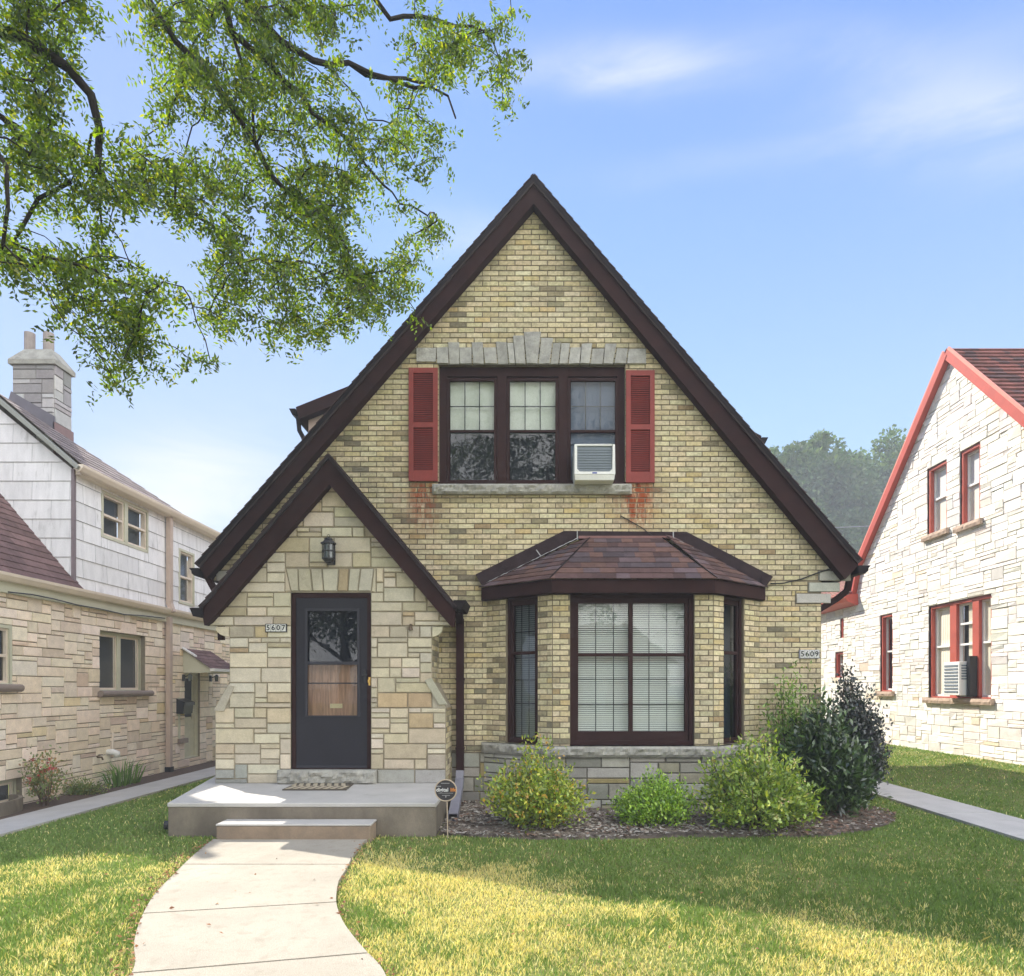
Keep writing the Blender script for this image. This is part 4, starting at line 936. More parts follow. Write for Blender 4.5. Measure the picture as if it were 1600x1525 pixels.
MAT['bronze'] = pm('dark_bronze', (.09, .055, .025), .4, .2, 20, .1)
m = Mb(); c = at(641.5, 980, YV-.04); m.cyl((c[0], c[1]), .03, c[2]-.035, c[2]+.01, 12, r2=.018); m.build('bell', MAT['bronze'], t)
m = Mb(); m.cyl((c[0], c[1]), .012, c[2]+.01, c[2]+.04, 8); m.box(c[0]-.012, c[0]+.012, YV-.05, YV-.01, c[2]+.02, c[2]+.04); m.build('bracket', MAT['bronze'], t)
# ------------------------------------------------------------------ air conditioner in upper window
def ac_main():
    Ya = Y0-.28; x0, z1 = xz(897.5, 694, Ya); x1, z0 = xz(961, 749.5, Ya); t = thing('air_conditioner', 'white window air conditioner in the right sash of the upper window', 'air conditioner', ((x0+x1)/2, Y0, z0))
    pl = front(Ya); m = Mb(); w = .035
    pl.box(m, x0, x1, z0+.06, z1, -.36, -.02); m.build('case', MAT['white'], t, bevel=.008)
    m = Mb(); pl.frame(m, x0, x1, z0+.07, z1, w, -.03, .0, wt=.02)
    q = [pl.P(x0, z0+.07, 0), pl.P(x1, z0+.07, 0), pl.P(x1, z0+.07, -.3), pl.P(x0, z0+.07, -.3)]; q2 = [pl.P(x0+.01, z0, -.02), pl.P(x1-.01, z0, -.02), pl.P(x1-.01, z0, -.3), pl.P(x0+.01, z0, -.3)]; m.hexa(q2, q)
    for a, b, s in ((x0+w, x0+w+.035, 1), (x1-w-.035, x1-w, -1)):
        zz = z0+.105; m.prism([pl.P(a if s > 0 else b, zz, -.002), pl.P(b if s > 0 else a, zz, -.002), pl.P(a if s > 0 else b, zz+.035, -.002)][::s], pl.N*-.02)
    m.build('front_frame', MAT['white'], t, bevel=.004)
    m = Mb()
    pl.box(m, x0+w, x1-w, z0+.1, z1-.02, -.03, -.018)
    n = 9
    for k in range(n): z = z0+.115+k*(z1-z0-.15)/n; pl.box(m, x0+w, x1-w, z, z+.012, -.018, -.010)
    m.build('grille', MAT['grey_plastic'], t)
    m = Mb(); pl.box(m, (x0+x1)/2-.03, (x0+x1)/2+.03, z0+.078, z0+.095, 0, .002); m.build('badge', MAT['badgeblue'], t)
MAT['badgeblue'] = pm('blue_badge', (.04, .06, .3), .4, 0, 5, 0)
ac_main()
# ------------------------------------------------------------------ porch, step, mat, sign
t = thing('concrete_porch', 'wide raised grey concrete slab in front of the stone entry', 'porch', (-2.3, 7.3, 0))
m = Mb(); fl, fr_ = (262.5-CX)*6.65/F, (681-CX)*6.65/F; m.hexa([(fl, 6.65, -.1), (fr_, 6.65, -.1), (fr_-.02, 8.0, -.1), (-4.15, 8.6, -.1)], [(fl, 6.65, .29), (fr_, 6.65, .29), (fr_-.02, 8.0, .29), (-4.15, 8.6, .29)]); m.build('slab_side', MAT['concrete_slab'], t, bevel=.008)
m = Mb(); m.hexa([(fl-.006, 6.642, .2905), (fr_+.006, 6.642, .2905), (fr_-.012, 8.02, .2905), (-4.16, 8.6, .2905)], [(fl-.006, 6.642, .335), (fr_+.006, 6.642, .335), (fr_-.012, 8.02, .34), (-4.16, 8.6, .34)]); m.build('slab_top', MAT['concrete_top'], t, bevel=.010)
t = thing('concrete_step', 'low brown stained concrete step between walk and porch', 'step', (-2.3, 6.5, 0))
m = Mb(); sl, sr = (337.5-CX)*6.4/F, (579-CX)*6.4/F; m.box(sl, sr, 6.4, 6.64, -.05, .15); m.build('riser', MAT['step'], t, bevel=.012)
m = Mb(); m.box(sl-.004, sr+.004, 6.396, 6.64, .1505, .172); m.build('tread', MAT['concrete_top'], t, bevel=.008)
def doormat():
    t = thing('doormat', 'tan doormat with dark slanting stripes on the porch below the door', 'doormat', (-2.6, 7.85, .34))
    a = [Vector(((px-CX)*Y/F, Y, .341)) for px, Y in ((441, 7.42), (541, 7.42), (553, 7.9), (462, 7.9))]
    m = Mb(); m.hexa(a, [p+Vector((0, 0, .012)) for p in a]); m.build('border', MAT['matdark'], t)
    m = Mb(); P = lambda u, v: (a[0].lerp(a[1], u)).lerp(a[3].lerp(a[2], u), v)+Vector((0, 0, .0125))
    n = 8
    for k in range(n):
        for (v0, v1, s) in ((.07, .48, .06), (.52, .93, -.06)):
            u = .03+k*.94/n; q = [P(u+.0, v0), P(u+.07, v0), P(min(u+.07+s, .985), v1), P(max(u+s, .012), v1)]; m.hexa(q, [p+Vector((0, 0, .004)) for p in q])
    m.build('stripe', MAT['mattan'], t)
MAT['matdark'] = pm('dark_mat', (.09, .075, .055), .95, .2, 40, .4, 200); MAT['mattan'] = pm('tan_mat', (.42, .36, .26), .95, .2, 40, .4, 200)
doormat()
def yard_sign():
    Y = 6.56; cx, _, cz = at(696.5, 1235, Y); r = 16.3*Y/F; t = thing('yard_sign', 'round black security sign with a tan rim on a stake by the porch corner', 'sign', (cx, Y, 0))
    m = Mb(); n = 40
    A = [(cx+r*math.cos(2*math.pi*k/n), Y, cz+r*math.sin(2*math.pi*k/n)) for k in range(n)]; m.prism(A, (0, .008, 0)); m.build('panel', MAT['signblack'], t)
    m = Mb(); m.tube([(cx+(r+.002)*math.cos(2*math.pi*k/n), Y+.002, cz+(r+.002)*math.sin(2*math.pi*k/n)) for k in range(n+1)], .0065, 6); m.build('rim', MAT['signrim'], t)
    m = Mb(); m.tube([(cx+.01, Y+.012, cz-r*.3), (cx+.018, Y+.012, 0.0), (cx+.02, Y+.012, -.03)], .006, 6); m.build('stake', MAT['signrim'], t)
    text_mesh('lettering', 'digital', r*.50, MAT['signwhite'], (cx-r*.92, Y-.002, cz+r*.05), t, ext=.0008, bold=.001, align='LEFT'); text_mesh('lettering', 'life', r*.50, MAT['signorange'], (cx+r*.50-.006, Y-.002, cz+r*.05), t, ext=.0008, bold=.001, align='LEFT')
    m = Mb(); pl = front(Y)
    for a, b, z, h in ((-.45, .35, .66, .05), (-.9, -.45, .36, .07), (-.7, .7, -.28, .03), (-.35, .4, -.5, .04), (-.03, .05, -.68, .16)): pl.box(m, cx+a*r, cx+b*r, cz+z*r, cz+(z+h)*r, 0, .002)
    m.build('small_print', MAT['signgrey'], t)
for nme, c in (('signblack', (.025, .023, .028)), ('signrim', (.42, .34, .25)), ('signwhite', (.6, .6, .6)), ('signorange', (.55, .2, .04)), ('signgrey', (.3, .3, .3))): MAT[nme] = pm(nme, c, .45, .05, 9, 0)
yard_sign()
# cable from the bay corner to the right eave
m = Mb(); pts = [at(1204, 912, Y0-.03), at(1225, 911, Y0-.03), at(1252, 905, Y0-.03), at(1275, 896, Y0-.03), at(1300, 888, Y0-.05), at(1318, 886, Y0-.1)]; m.tube(pts, .009, 6)
tag(m.build('cable', MAT['black'], None, loc=pts[0]), 'dark cable sagging from the bay roof corner to the right eave', 'cable')
m = Mb(); pts = [at(999, 829, Y0-.02), at(985, 812, Y0-.015), at(970, 806, Y0-.015)]; pts = [at(970, 806, Y0-.015), at(1002, 824, Y0-.02), at(1020, 838, Y0-.05), at(1040, 846, Y0-.1)]; m.tube(pts, .006, 5)
tag(m.build('cable', MAT['black'], None, loc=pts[0]), 'thin dark cable hanging over the top edge of the bay roof', 'cable')
# ------------------------------------------------------------------ left neighbour
XN = -7.5
N1 = thing('stone_house', 'cream stone house with white shingle siding above, at the left of the photo', 'house', (XN, 9, 0))
PN = Plane((XN, 0, 0), (0, 1, 0), (0, 0, 1), (1, 0, 0))
yn = lambda px: -XN*F/(CX-px)
zn = lambda px, py: EYE-(py-CY)*yn(px)/F
CR = [((.85, .73, .585), 5), ((.88, .775, .645), 4), ((.82, .69, .535), 3), ((.73, .61, .49), 1.2), ((.78, .64, .41), .6), ((.69, .55, .43), .6)]
def cream_col(u, v): return pick(CR)
def wh_col(u, v): k = random.uniform(.92, 1.04); return (.8*k, .60*k, .61*k)
def left_house():
    YF, YB_ = 8.2, 17.5; zw = 2.86
    W1 = (yn(155), 1.42, yn(226.5), zn(155, 985)); W0 = (7.9+.3, 1.52, yn(17), 2.4); BW0 = (8.2, -.2, yn(34), .18)
    DR = (yn(288), -.04, yn(312), zn(310, 1052)); SL = (yn(277), .42, yn(289.5), 1.3)
    hol = (W1, W0, BW0, DR)
    m = Mb(); stones(m, PN, rect(YF, -.3, YB_, zw), hol, cream_col, seed=31, cu=.095, cv=.075, hp=((1, .38), (2, .42), (3, .2)), wmax=5); w = m.build('stone_wall', MAT['stone_clean'], N1)
    m = Mb(); backing(m, PN, rect(YF, -.3, YB_, zw), hol, .16, -.001); m.build('mortar', MAT['mortar_light'], w)
    m = Mb(); p2 = front(YF); m.face([(-15.5, YF, -.4), (XN, YF, -.4), (XN, YF, 3), (-11.5, YF, 7.6), (-15.5, YF, 3)], (.5, .42, .33)); m.build('gable_wall', MAT['stone_clean'], N1); m = Mb(); m.face([(-15.5, YB_, -.4), (XN, YB_, -.4), (XN, YB_, 4.9), (-15.5, YB_, 4.9)], (.5, .42, .33)); m.build('gable_wall', MAT['stone_clean'], N1)
    # frieze + lower gutter + downspout
    zg = 2.98; Yd = yn(113)
    m = Mb(); PN.box(m, YF-.2, YB_, zw-.01, zg+.02, .0, .07); m.build('frieze', MAT['greige'], N1)
    def gut(name, x, z, y0, y1, mat, par):
        m = Mb(); prof = [(x, z), (x+.11, z), (x+.105, z-.04), (x+.075, z-.09), (x+.06, z-.11), (x, z-.12)]; m.prism([(a, y0, b) for a, b in prof][::-1], (0, y1-y0, 0)); return m.build(name, mat, par)
    gut('gutter', XN+.07, zg+.14, YF-.25, YB_, MAT['cream'], N1)
    # cable stapled under the gutter
    m = Mb(); pts = [(XN+.1, yn(px), zn(px, py)-.0) for px, py in ((2, 925), (40, 929), (75, 936), (110, 945), (150, 952), (185, 960), (215, 962), (250, 966))]; m.tube(pts, .010, 5)
    tag(m.build('cable', MAT['black'], None, loc=pts[0]), 'dark cable drooping below the gutter of the left stone house', 'cable')
    # main lower roof in front of the dormer wall
    def pal(r, u, v): k = r.uniform(.75, 1.2); return (.17*k, .105*k, .10*k)
    m = Mb(); sl = 1.18; x0, z0 = XN+.16, 3.10; x1 = -11.5; z1 = z0+(x0-x1)*sl
    shingles(m, [(x0, YF-.3, z0), (x0, YB_, z0), (x1, YB_, z1), (x1, YF-.3, z1)] if False else [(x0, YF-.3, z0), (x0, Yd+.05, z0), (x1, Yd+.05, z1), (x1, YF-.3, z1)], .15, .3, pal, .014, seed=9, up=(1, 0, 1))
    m.face([(x1, YF-.3, z1), (x1, Yd+.05, z1), (-15.6, Yd+.05, 3), (-15.6, YF-.3, 3)], (.13, .08, .08)); m.build('roof', MAT['shingle'], N1)
    # dormer: side wall flush with lower wall, cheek facing the street
    ze = zn(113, 729)
    m = Mb()
    def sid(pl, region, holes, seed, row=.31, w=.62):
        rnd = random.Random(seed); reg = ccw(region); us = [p[0] for p in reg]; vs = [p[1] for p in reg]; v = min(vs); j = 0
        backing(m, pl, region, holes, .06, 0, (.55, .55, .56))
        while v < max(vs):
            u = min(us)-(j % 2)*w/2-.1
            while u < max(us):
                rs = [(u, v, u+w, v+row)]
                for h in holes: rs = [x for r in rs for x in minus(r, h)]
                k = rnd.uniform(.9, 1.04); c = (.82*k, .82*k, .83*k)
                for r in rs:
                    q = clipto(rect(*r), reg)
                    if len(q) >= 3 and area(q) > 1e-3:
                        q = inset(q, .0025)
                        if not q: continue
                        hh = lambda b: .016*(1-.8*(b-v)/row)+.001
                        pl.face(m, [(a, b, hh(b)) for a, b in q], c)
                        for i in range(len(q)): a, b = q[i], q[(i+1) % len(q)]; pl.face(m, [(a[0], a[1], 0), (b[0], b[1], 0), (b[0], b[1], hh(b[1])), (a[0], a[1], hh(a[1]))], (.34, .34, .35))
                u += w
            v += row; j += 1
    UW1 = (yn(155.5), 4.13, yn(229), 4.95); UW2 = (yn(277), 3.3, yn(301.5), 4.47)
    pu = Plane((XN+.02, 0, 0), (0, 1, 0), (0, 0, 1), (1, 0, 0))
    sid(pu, rect(Yd, 3.02, YB_, ze-.06), (UW1, UW2), 5)
    pc = front(Yd)
    cheek = [(XN+.02, 3.02), (XN+.02, ze-.05), (-9.6, ze-.05+2.05*.85), (-9.6, 5.35)]
    sid(pc, cheek, (), 8); m.build('dormer_siding', MAT['siding'], N1)
    m = Mb(); m.box(XN-.0, XN+.05, Yd-.03, Yd+.02, 3.1, ze-.05); m.build('corner_trim', MAT['grey_trim'], N1)
    # dormer roof
    def pal2(r, u, v): k = r.uniform(.75, 1.2); return (.22*k, .185*k, .18*k)
    XE = XN+.2; zE = ze+.02; slp = .85
    def onp(px, py): t = (zE-1.5+slp*XE)/(slp*(CX-px)*-1*-1+(CY-py)) if False else None
    def onplane(px, py):   # point of the roof plane seen at a place in the photograph
        # z = zE - slp*(x-XE); x=(px-CX)t; z=EYE+(CY-py)t
        t = (zE+slp*XE-EYE)/((CY-py)+slp*(px-CX)); return ((px-CX)*t, F*t, EYE+(CY-py)*t)
    R0_, R1_ = onplane(-70, 576), onplane(346, 842); k_ = (XE-.07-R0_[0])/(R1_[0]-R0_[0]); R1_ = tuple(a+(b-a)*k_ for a, b in zip(R0_, R1_)); 
    E0 = (XE, Yd-.1, zE); E1 = (XE, R1_[1]+.1, zE); k = (Yd-.1-R0_[1]); R0p = (R0_[0], Yd-.1, zE-slp*(R0_[0]-XE))
    m = Mb(); q = [E0, E1, R1_, R0_ if R0_[1] > Yd else R0p]; shingles(m, q, .15, .3, pal2, .012, seed=12, up=(1, 0, 1))
    m.face([q[3], q[2], (-12.0, R1_[1], 4.6), (-12.5, q[3][1], 4.6)], (.13, .11, .11)); m.build('dormer_roof', MAT['shingle'], N1)
    m = Mb(); a = Vector(E0)+Vector((0, -.01, -.02)); b = Vector(R0p)+Vector((0, -.01, -.02)); m.bar(a+Vector((0, 0, -.07)), b+Vector((0, 0, -.07)), .06, .13, up=(0, 1, 0)); m.build('dormer_rake', MAT['greige_grey'], N1)
    gut('dormer_gutter', XN+.15, ze+.0, Yd-.12, 17.4, MAT['cream'], N1)
    m = Mb(); PN.box(m, Yd, YB_, ze-.13, ze-.02, .02, .15); m.build('soffit', MAT['cream'], N1)
    m = Mb(); yd = yn(257); m.box(XN+.06, XN+.15, yd-.05, yd+.05, 3.2, ze-.12); m.bar((XN+.1, yd, 3.25), (XN+.17, yd, 3.05), .09, .1, up=(0, 1, 0)); m.box(XN+.05, XN+.14, yd-.05, yd+.05, gz(XN, 9)+.12, 2.95)
    for z in (1.0, 2.1): m.box(XN+.04, XN+.145, yd-.056, yd+.056, z, z+.03)
    d = m.build('downspout', MAT['pinkbeige'], N1); m = Mb(); m.box(XN+.04, XN+.16, yd-.06, yd+.06, gz(XN, 9)-.02, gz(XN, 9)+.13); m.build('drain_boot', MAT['black'], d)
    # windows
    def win(r, pl, kind, depth=-.07):
        u0, v0, u1, v1 = r; m = Mb(); w = .05; d0, d1 = depth-.03, .02 if kind == 'dh' or kind == 'double' else depth+.02
        pl.frame(m, u0, u1, v0, v1, w, d0, d1, wb=.05)
        if kind in ('double', 'casement'): md = (u0+u1)/2; pl.box(m, md-.05, md+.05, v0+.05, v1-w, d0, d1)
        wn = m.build('window', MAT['greige'], N1, bevel=.004)
        spans = [(u0+w, (u0+u1)/2-.05), ((u0+u1)/2+.05, u1-w)] if kind in ('double', 'casement') else [(u0+w, u1-w)]
        for a, b in spans:
            m = Mb(); e = .035; pl.frame(m, a, b, v0+.05, v1-w, e, d0+.01, d1-.025)
            if kind != 'casement': z = (v0+v1)/2; pl.box(m, a+e, b-e, z-.02, z+.02, d0+.01, d1-.02)
            m.build('sash', MAT['cream'], wn, bevel=.002)
            m = Mb(); pl.face(m, [(a+e, v0+.08, d0+.02), (b-e, v0+.08, d0+.02), (b-e, v1-w-e, d0+.02), (a+e, v1-w-e, d0+.02)]); m.build('pane', MAT['glass'], wn)
            m = Mb(); pl.face(m, [(a, v0, d0-.03), (b, v0, d0-.03), (b, v1, d0-.03), (a, v1, d0-.03)]); m.build('screen', MAT['screen'], wn)
            if kind in ('double', 'dh'):
                m = Mb(); z = v1-w-(v1-v0)*.42
                while z < v1-w-.03: pl.face(m, [(a+e, z, d0-.01), (b-e, z, d0-.01), (b-e, z+.022, d0-.018), (a+e, z+.022, d0-.018)]); z += .03
                m.build('blind', MAT['bluepanel'], wn)
        return wn
    win(UW1, pu, 'double'); win(UW2, pu, 'dh'); win(W1, PN, 'casement', -.1); win(W0, PN, 'dh', -.03); win(BW0, PN, 'casement', -.1)
    for r, nm in ((W1, 1), (W0, 2)):
        m = Mb(); pts = [(XN+.07, r[0]-.07, r[1]-.02), (XN+.07, r[2]+.1, r[1]-.02)]; m.tube(pts, .055, 10); PN.box(m, r[0]-.06, r[2]+.09, r[1]-.07, r[1]+.02, -.1, .07); m.build('window_sill', MAT['sill_brown'], N1)
    # door, steps, awning, side strip
    u0, v0, u1, v1 = DR; m = Mb(); PN.frame(m, u0, u1, v0, v1, .05, -.14, -.04, wb=.02); d = m.build('side_door', MAT['cream_door'], N1)
    m = Mb(); a, b = u0+.05, u1-.05; PN.box(m, a, b, v0, v1-.05, -.16, -.12); PN.box(m, a, a+.1, v0, v1-.05, -.12, -.09); PN.box(m, b-.1, b, v0, v1-.05, -.12, -.09); PN.box(m, a+.1, b-.1, v0, v0+.85, -.12, -.1); m.build('door_leaf', MAT['cream_door'], d)
    m = Mb(); PN.box(m, a+.1, b-.1, v0+.9, v1-.12, -.12, -.112); m.build('door_glass', MAT['screen'], d)
    m = Mb(); ya, yb = yn(286), yn(322); zt = zn(286, 1012); zb_ = zn(300, 1040)
    ya, yb, zt = yn(285), yn(325), 2.33
    A = [(XN, ya, zt), (XN+.62, ya, zt-.42), (XN+.62, ya, zt-.5), (XN, ya, zt-.5)]; m.prism(A, (0, .04, 0)); m.prism([(p[0], yb, p[2]) for p in A], (0, .04, 0)); m.box(XN+.58, XN+.62, ya+.04, yb, zt-.5, zt-.42); aw = m.build('door_canopy', MAT['greige'], N1)
    m = Mb(); shingles(m, [(XN+.68, ya-.06, zt-.44), (XN+.68, yb+.1, zt-.44), (XN, yb+.1, zt+.03), (XN, ya-.06, zt+.03)], .14, .25, pal, .012, seed=14, up=(1, 0, 1)); m.build('canopy_roof', MAT['shingle'], aw)
    m = Mb(); m.box(XN+.62, XN+.72, ya-.06, yb+.1, zt-.47, zt-.41); m.prism([(XN, ya-.07, zt+.06), (XN+.3, ya-.07, zt-.13), (XN+.3, ya-.07, zt-.16), (XN, ya-.07, zt+.03)], (0, .1, 0)); m.build('canopy_trim', MAT['white'], aw)
    m = Mb(); PN.box(m, SL[0], SL[0]+.07, SL[1]-.0, SL[3], .0, .03); m.build('trim_strip', MAT['greige'], N1)
    m = Mb(); PN.box(m, SL[0]-.02, SL[0]+.32, SL[1]-.1, SL[1], -.02, .07); m.build('small_sill', MAT['sill_brown'], N1)
    for dx, nm, lb in ((yn(284.5), 'wall_lantern', 'small black lantern left of the side door canopy of the left house'), (yn(327), 'wall_lantern', 'small black lantern right of the side door under the canopy corner')):
        z = 1.72; t = thing('wall_lantern', lb, 'wall lantern', (XN, dx, z)); m = Mb(); m.box(XN+.02, XN+.05, dx-.04, dx+.04, z-.07, z+.07); m.bar((XN+.05, dx, z+.02), (XN+.17, dx, z+.06), .02, .02); m.build('bracket', MAT['black'], t)
        m = Mb(); m.cyl((XN+.17, dx), .05, z+.05, z+.09, 8, r2=.02); m.build('cap', MAT['black'], t); m = Mb(); m.cyl((XN+.17, dx), .045, z-.07, z-.06, 8); m.build('base', MAT['black'], t); m = Mb(); m.cyl((XN+.17, dx), .035, z-.06, z+.05, 8, r2=.045); m.build('lamp_glass', MAT['lampglass'], t)
    y = yn(281.5); z0, z1 = zn(281, 1115), zn(281, 1095); t = thing('mailbox', 'black wall mailbox with a sloped lid beside the side door of the left house', 'mailbox', (XN, y, z0))
    m = Mb(); q = [(XN+.02, y-.19, z0), (XN+.17, y-.19, z0), (XN+.19, y-.19, z1-.03), (XN+.02, y-.19, z1+.05)]; m.prism(q[::-1], (0, .38, 0)); m.build('box', MAT['black'], t, bevel=.006)
    m = Mb(); q = [(XN+.02, y-.2, z1+.05), (XN+.21, y-.2, z1-.03), (XN+.21, y-.2, z1-.045), (XN+.02, y-.2, z1+.035)]; m.prism(q, (0, .4, 0)); m.box(XN+.205, XN+.215, y-.2, y+.2, z1-.09, z1-.03); m.build('lid', MAT['black'], t)
    # meter pipe on wall
    y = yn(167); z = zn(167, 1177); t = thing('vent_pipe', 'white plastic vent elbow low on the left house wall by the leafy clump', 'vent pipe', (XN, y, z))
    m = Mb(); m.tube([(XN-.05, y, z+.02), (XN+.12, y, z+.02), (XN+.16, y+.02, z), (XN+.16, y+.03, z-.07)], .055, 10); m.build('elbow', MAT['white'], t, smooth=True); m = Mb(); m.tube([(XN+.03, y+.1, z+.0), (XN+.03, y+.12, z+.36)], .02, 6); m.build('conduit', MAT['cream'], t)
    t = thing('garden_tap', 'dark outdoor tap on the left house wall left of the white vent elbow', 'tap', (XN, yn(150), zn(150, 1180)))
    c = Vector((XN, yn(150), zn(150, 1183))); m = Mb(); m.tube([c, c+Vector((.1, 0, 0)), c+Vector((.12, 0, -.05))], .015, 6); m.build('spout', MAT['bronze'], t); m = Mb(); m.cyl((c.x+.08, c.y), .035, c.z+.03, c.z+.045, 10); m.build('handle', MAT['black'], t)
    # window well (corrugated, bottom left)
    t = thing('window_well', 'curved grey window well round the basement window at lower left', 'window well', (XN, 8.9, -.25))
    m = Mb(); n = 20; ri, ro = .42, .46; yc = 8.75
    for k in range(n):
        a0, a1 = -math.pi/2+math.pi*k/n, -math.pi/2+math.pi*(k+1)/n
        P = lambda r, a, z: (XN+r*math.cos(a)*1.0, yc+r*1.55*math.sin(a), z)
        zt_, zb_ = gz(-7.2, 9)+.2, gz(-7.2, 9)-.1
        m.hexa([P(ri, a0, zb_), P(ro, a0, zb_), P(ro, a1, zb_), P(ri, a1, zb_)], [P(ri, a0, zt_), P(ro, a0, zt_), P(ro, a1, zt_), P(ri, a1, zt_)])
    m.build('rim', MAT['concrete_slab'], t)
    # chimney
    Yc = 11.5; x0, x1 = (20-CX)*Yc/F, (84.6-CX)*Yc/F; dy = .42; zt = EYE+(CY-570)*Yc/F; zb = 4.9
    m = Mb(); CH = [((.40, .39, .38), 4), ((.48, .47, .46), 3), ((.30, .29, .285), 2)]
    cf = lambda u, v: pick([((.28, .27, .265), 1)]) if v > zt-.5 and random.random() < .7 else pick(CH)
    stones(m, front(Yc), rect(x0, zb, x1, zt), (), cf, seed=41, cu=.1, cv=.085, gap=.01); pr = Plane((x1, 0, 0), (0, 1, 0), (0, 0, 1), (1, 0, 0)); stones(m, pr, rect(Yc, zb, Yc+dy, zt), (), cf, seed=42, cu=.1, cv=.085, gap=.01)
    ch = m.build('chimney', MAT['stone_clean'], N1)
    m = Mb(); m.box(x0, x1-.001, Yc+.001, Yc+dy, zb-1, zt); m.build('chimney_core', MAT['mortar_pale'], ch)
    zc = EYE+(CY-541)*Yc/F
    m = Mb(); e = .05; a = [(x0-e, Yc-e, zt), (x1+e, Yc-e, zt), (x1+e, Yc+dy+e, zt), (x0-e, Yc+dy+e, zt)]; b = [(p[0], p[1], zt+.08) for p in a]; m.hexa(a, b); c = [(x0+.12, Yc+.1, zc), (x1-.12, Yc+.1, zc), (x1-.12, Yc+dy-.1, zc), (x0+.12, Yc+dy-.1, zc)]; m.hexa([(p[0], p[1], zt+.0805) for p in a], c); m.build('chimney_cap', MAT['rock'], ch)
    for px in (46.5, 76):
        m = Mb(); x = (px-CX)*(Yc+.2)/F; m.cyl((x, Yc+.2), .085, zc-.05, EYE+(CY-521)*(Yc+.2)/F, 14); m.build('flue_pot', MAT['flue'], ch)
    m = Mb(); f1 = lambda px, py: Vector(((px-CX)*(Yc-.03)/F, Yc-.03, EYE-(py-CY)*(Yc-.03)/F)); q = [f1(12, 628), f1(84.6, 686), f1(84.6, 650), f1(17, 611)]; m.prism(q, (0, .028, 0)); m.build('chimney_flashing', MAT['greymetal'], ch)
    m = Mb(); z0, z1 = q[1].z, q[2].z; m.hexa([(x1+.03, Yc-.03, z0-.3), (x1+.03, Yc+dy+.03, z0-.3), (x1+.03, Yc+dy+.03, z0+.3), (x1+.03, Yc-.03, z0+.3)], [(x1+.002, Yc-.03, z0-.3), (x1+.002, Yc+dy+.03, z0-.3), (x1+.002, Yc+dy+.03, z0+.3), (x1+.002, Yc-.03, z0+.3)]); m.build('chimney_flashing', MAT['pinkmetal'], ch)
for nme, c in (('grey_trim', (.20, .16, .17)), ('greige_grey', (.28, .29, .26)), ('pinkbeige', (.50, .39, .32)), ('cream_door', (.58, .56, .42)), ('mortar_pale', (.20, .19, .185)), ('greymetal', (.13, .12, .14)), ('pinkmetal', (.22, .14, .13))): MAT[nme] = pm(nme, c, .6, .15, 5, .1)
left_house()
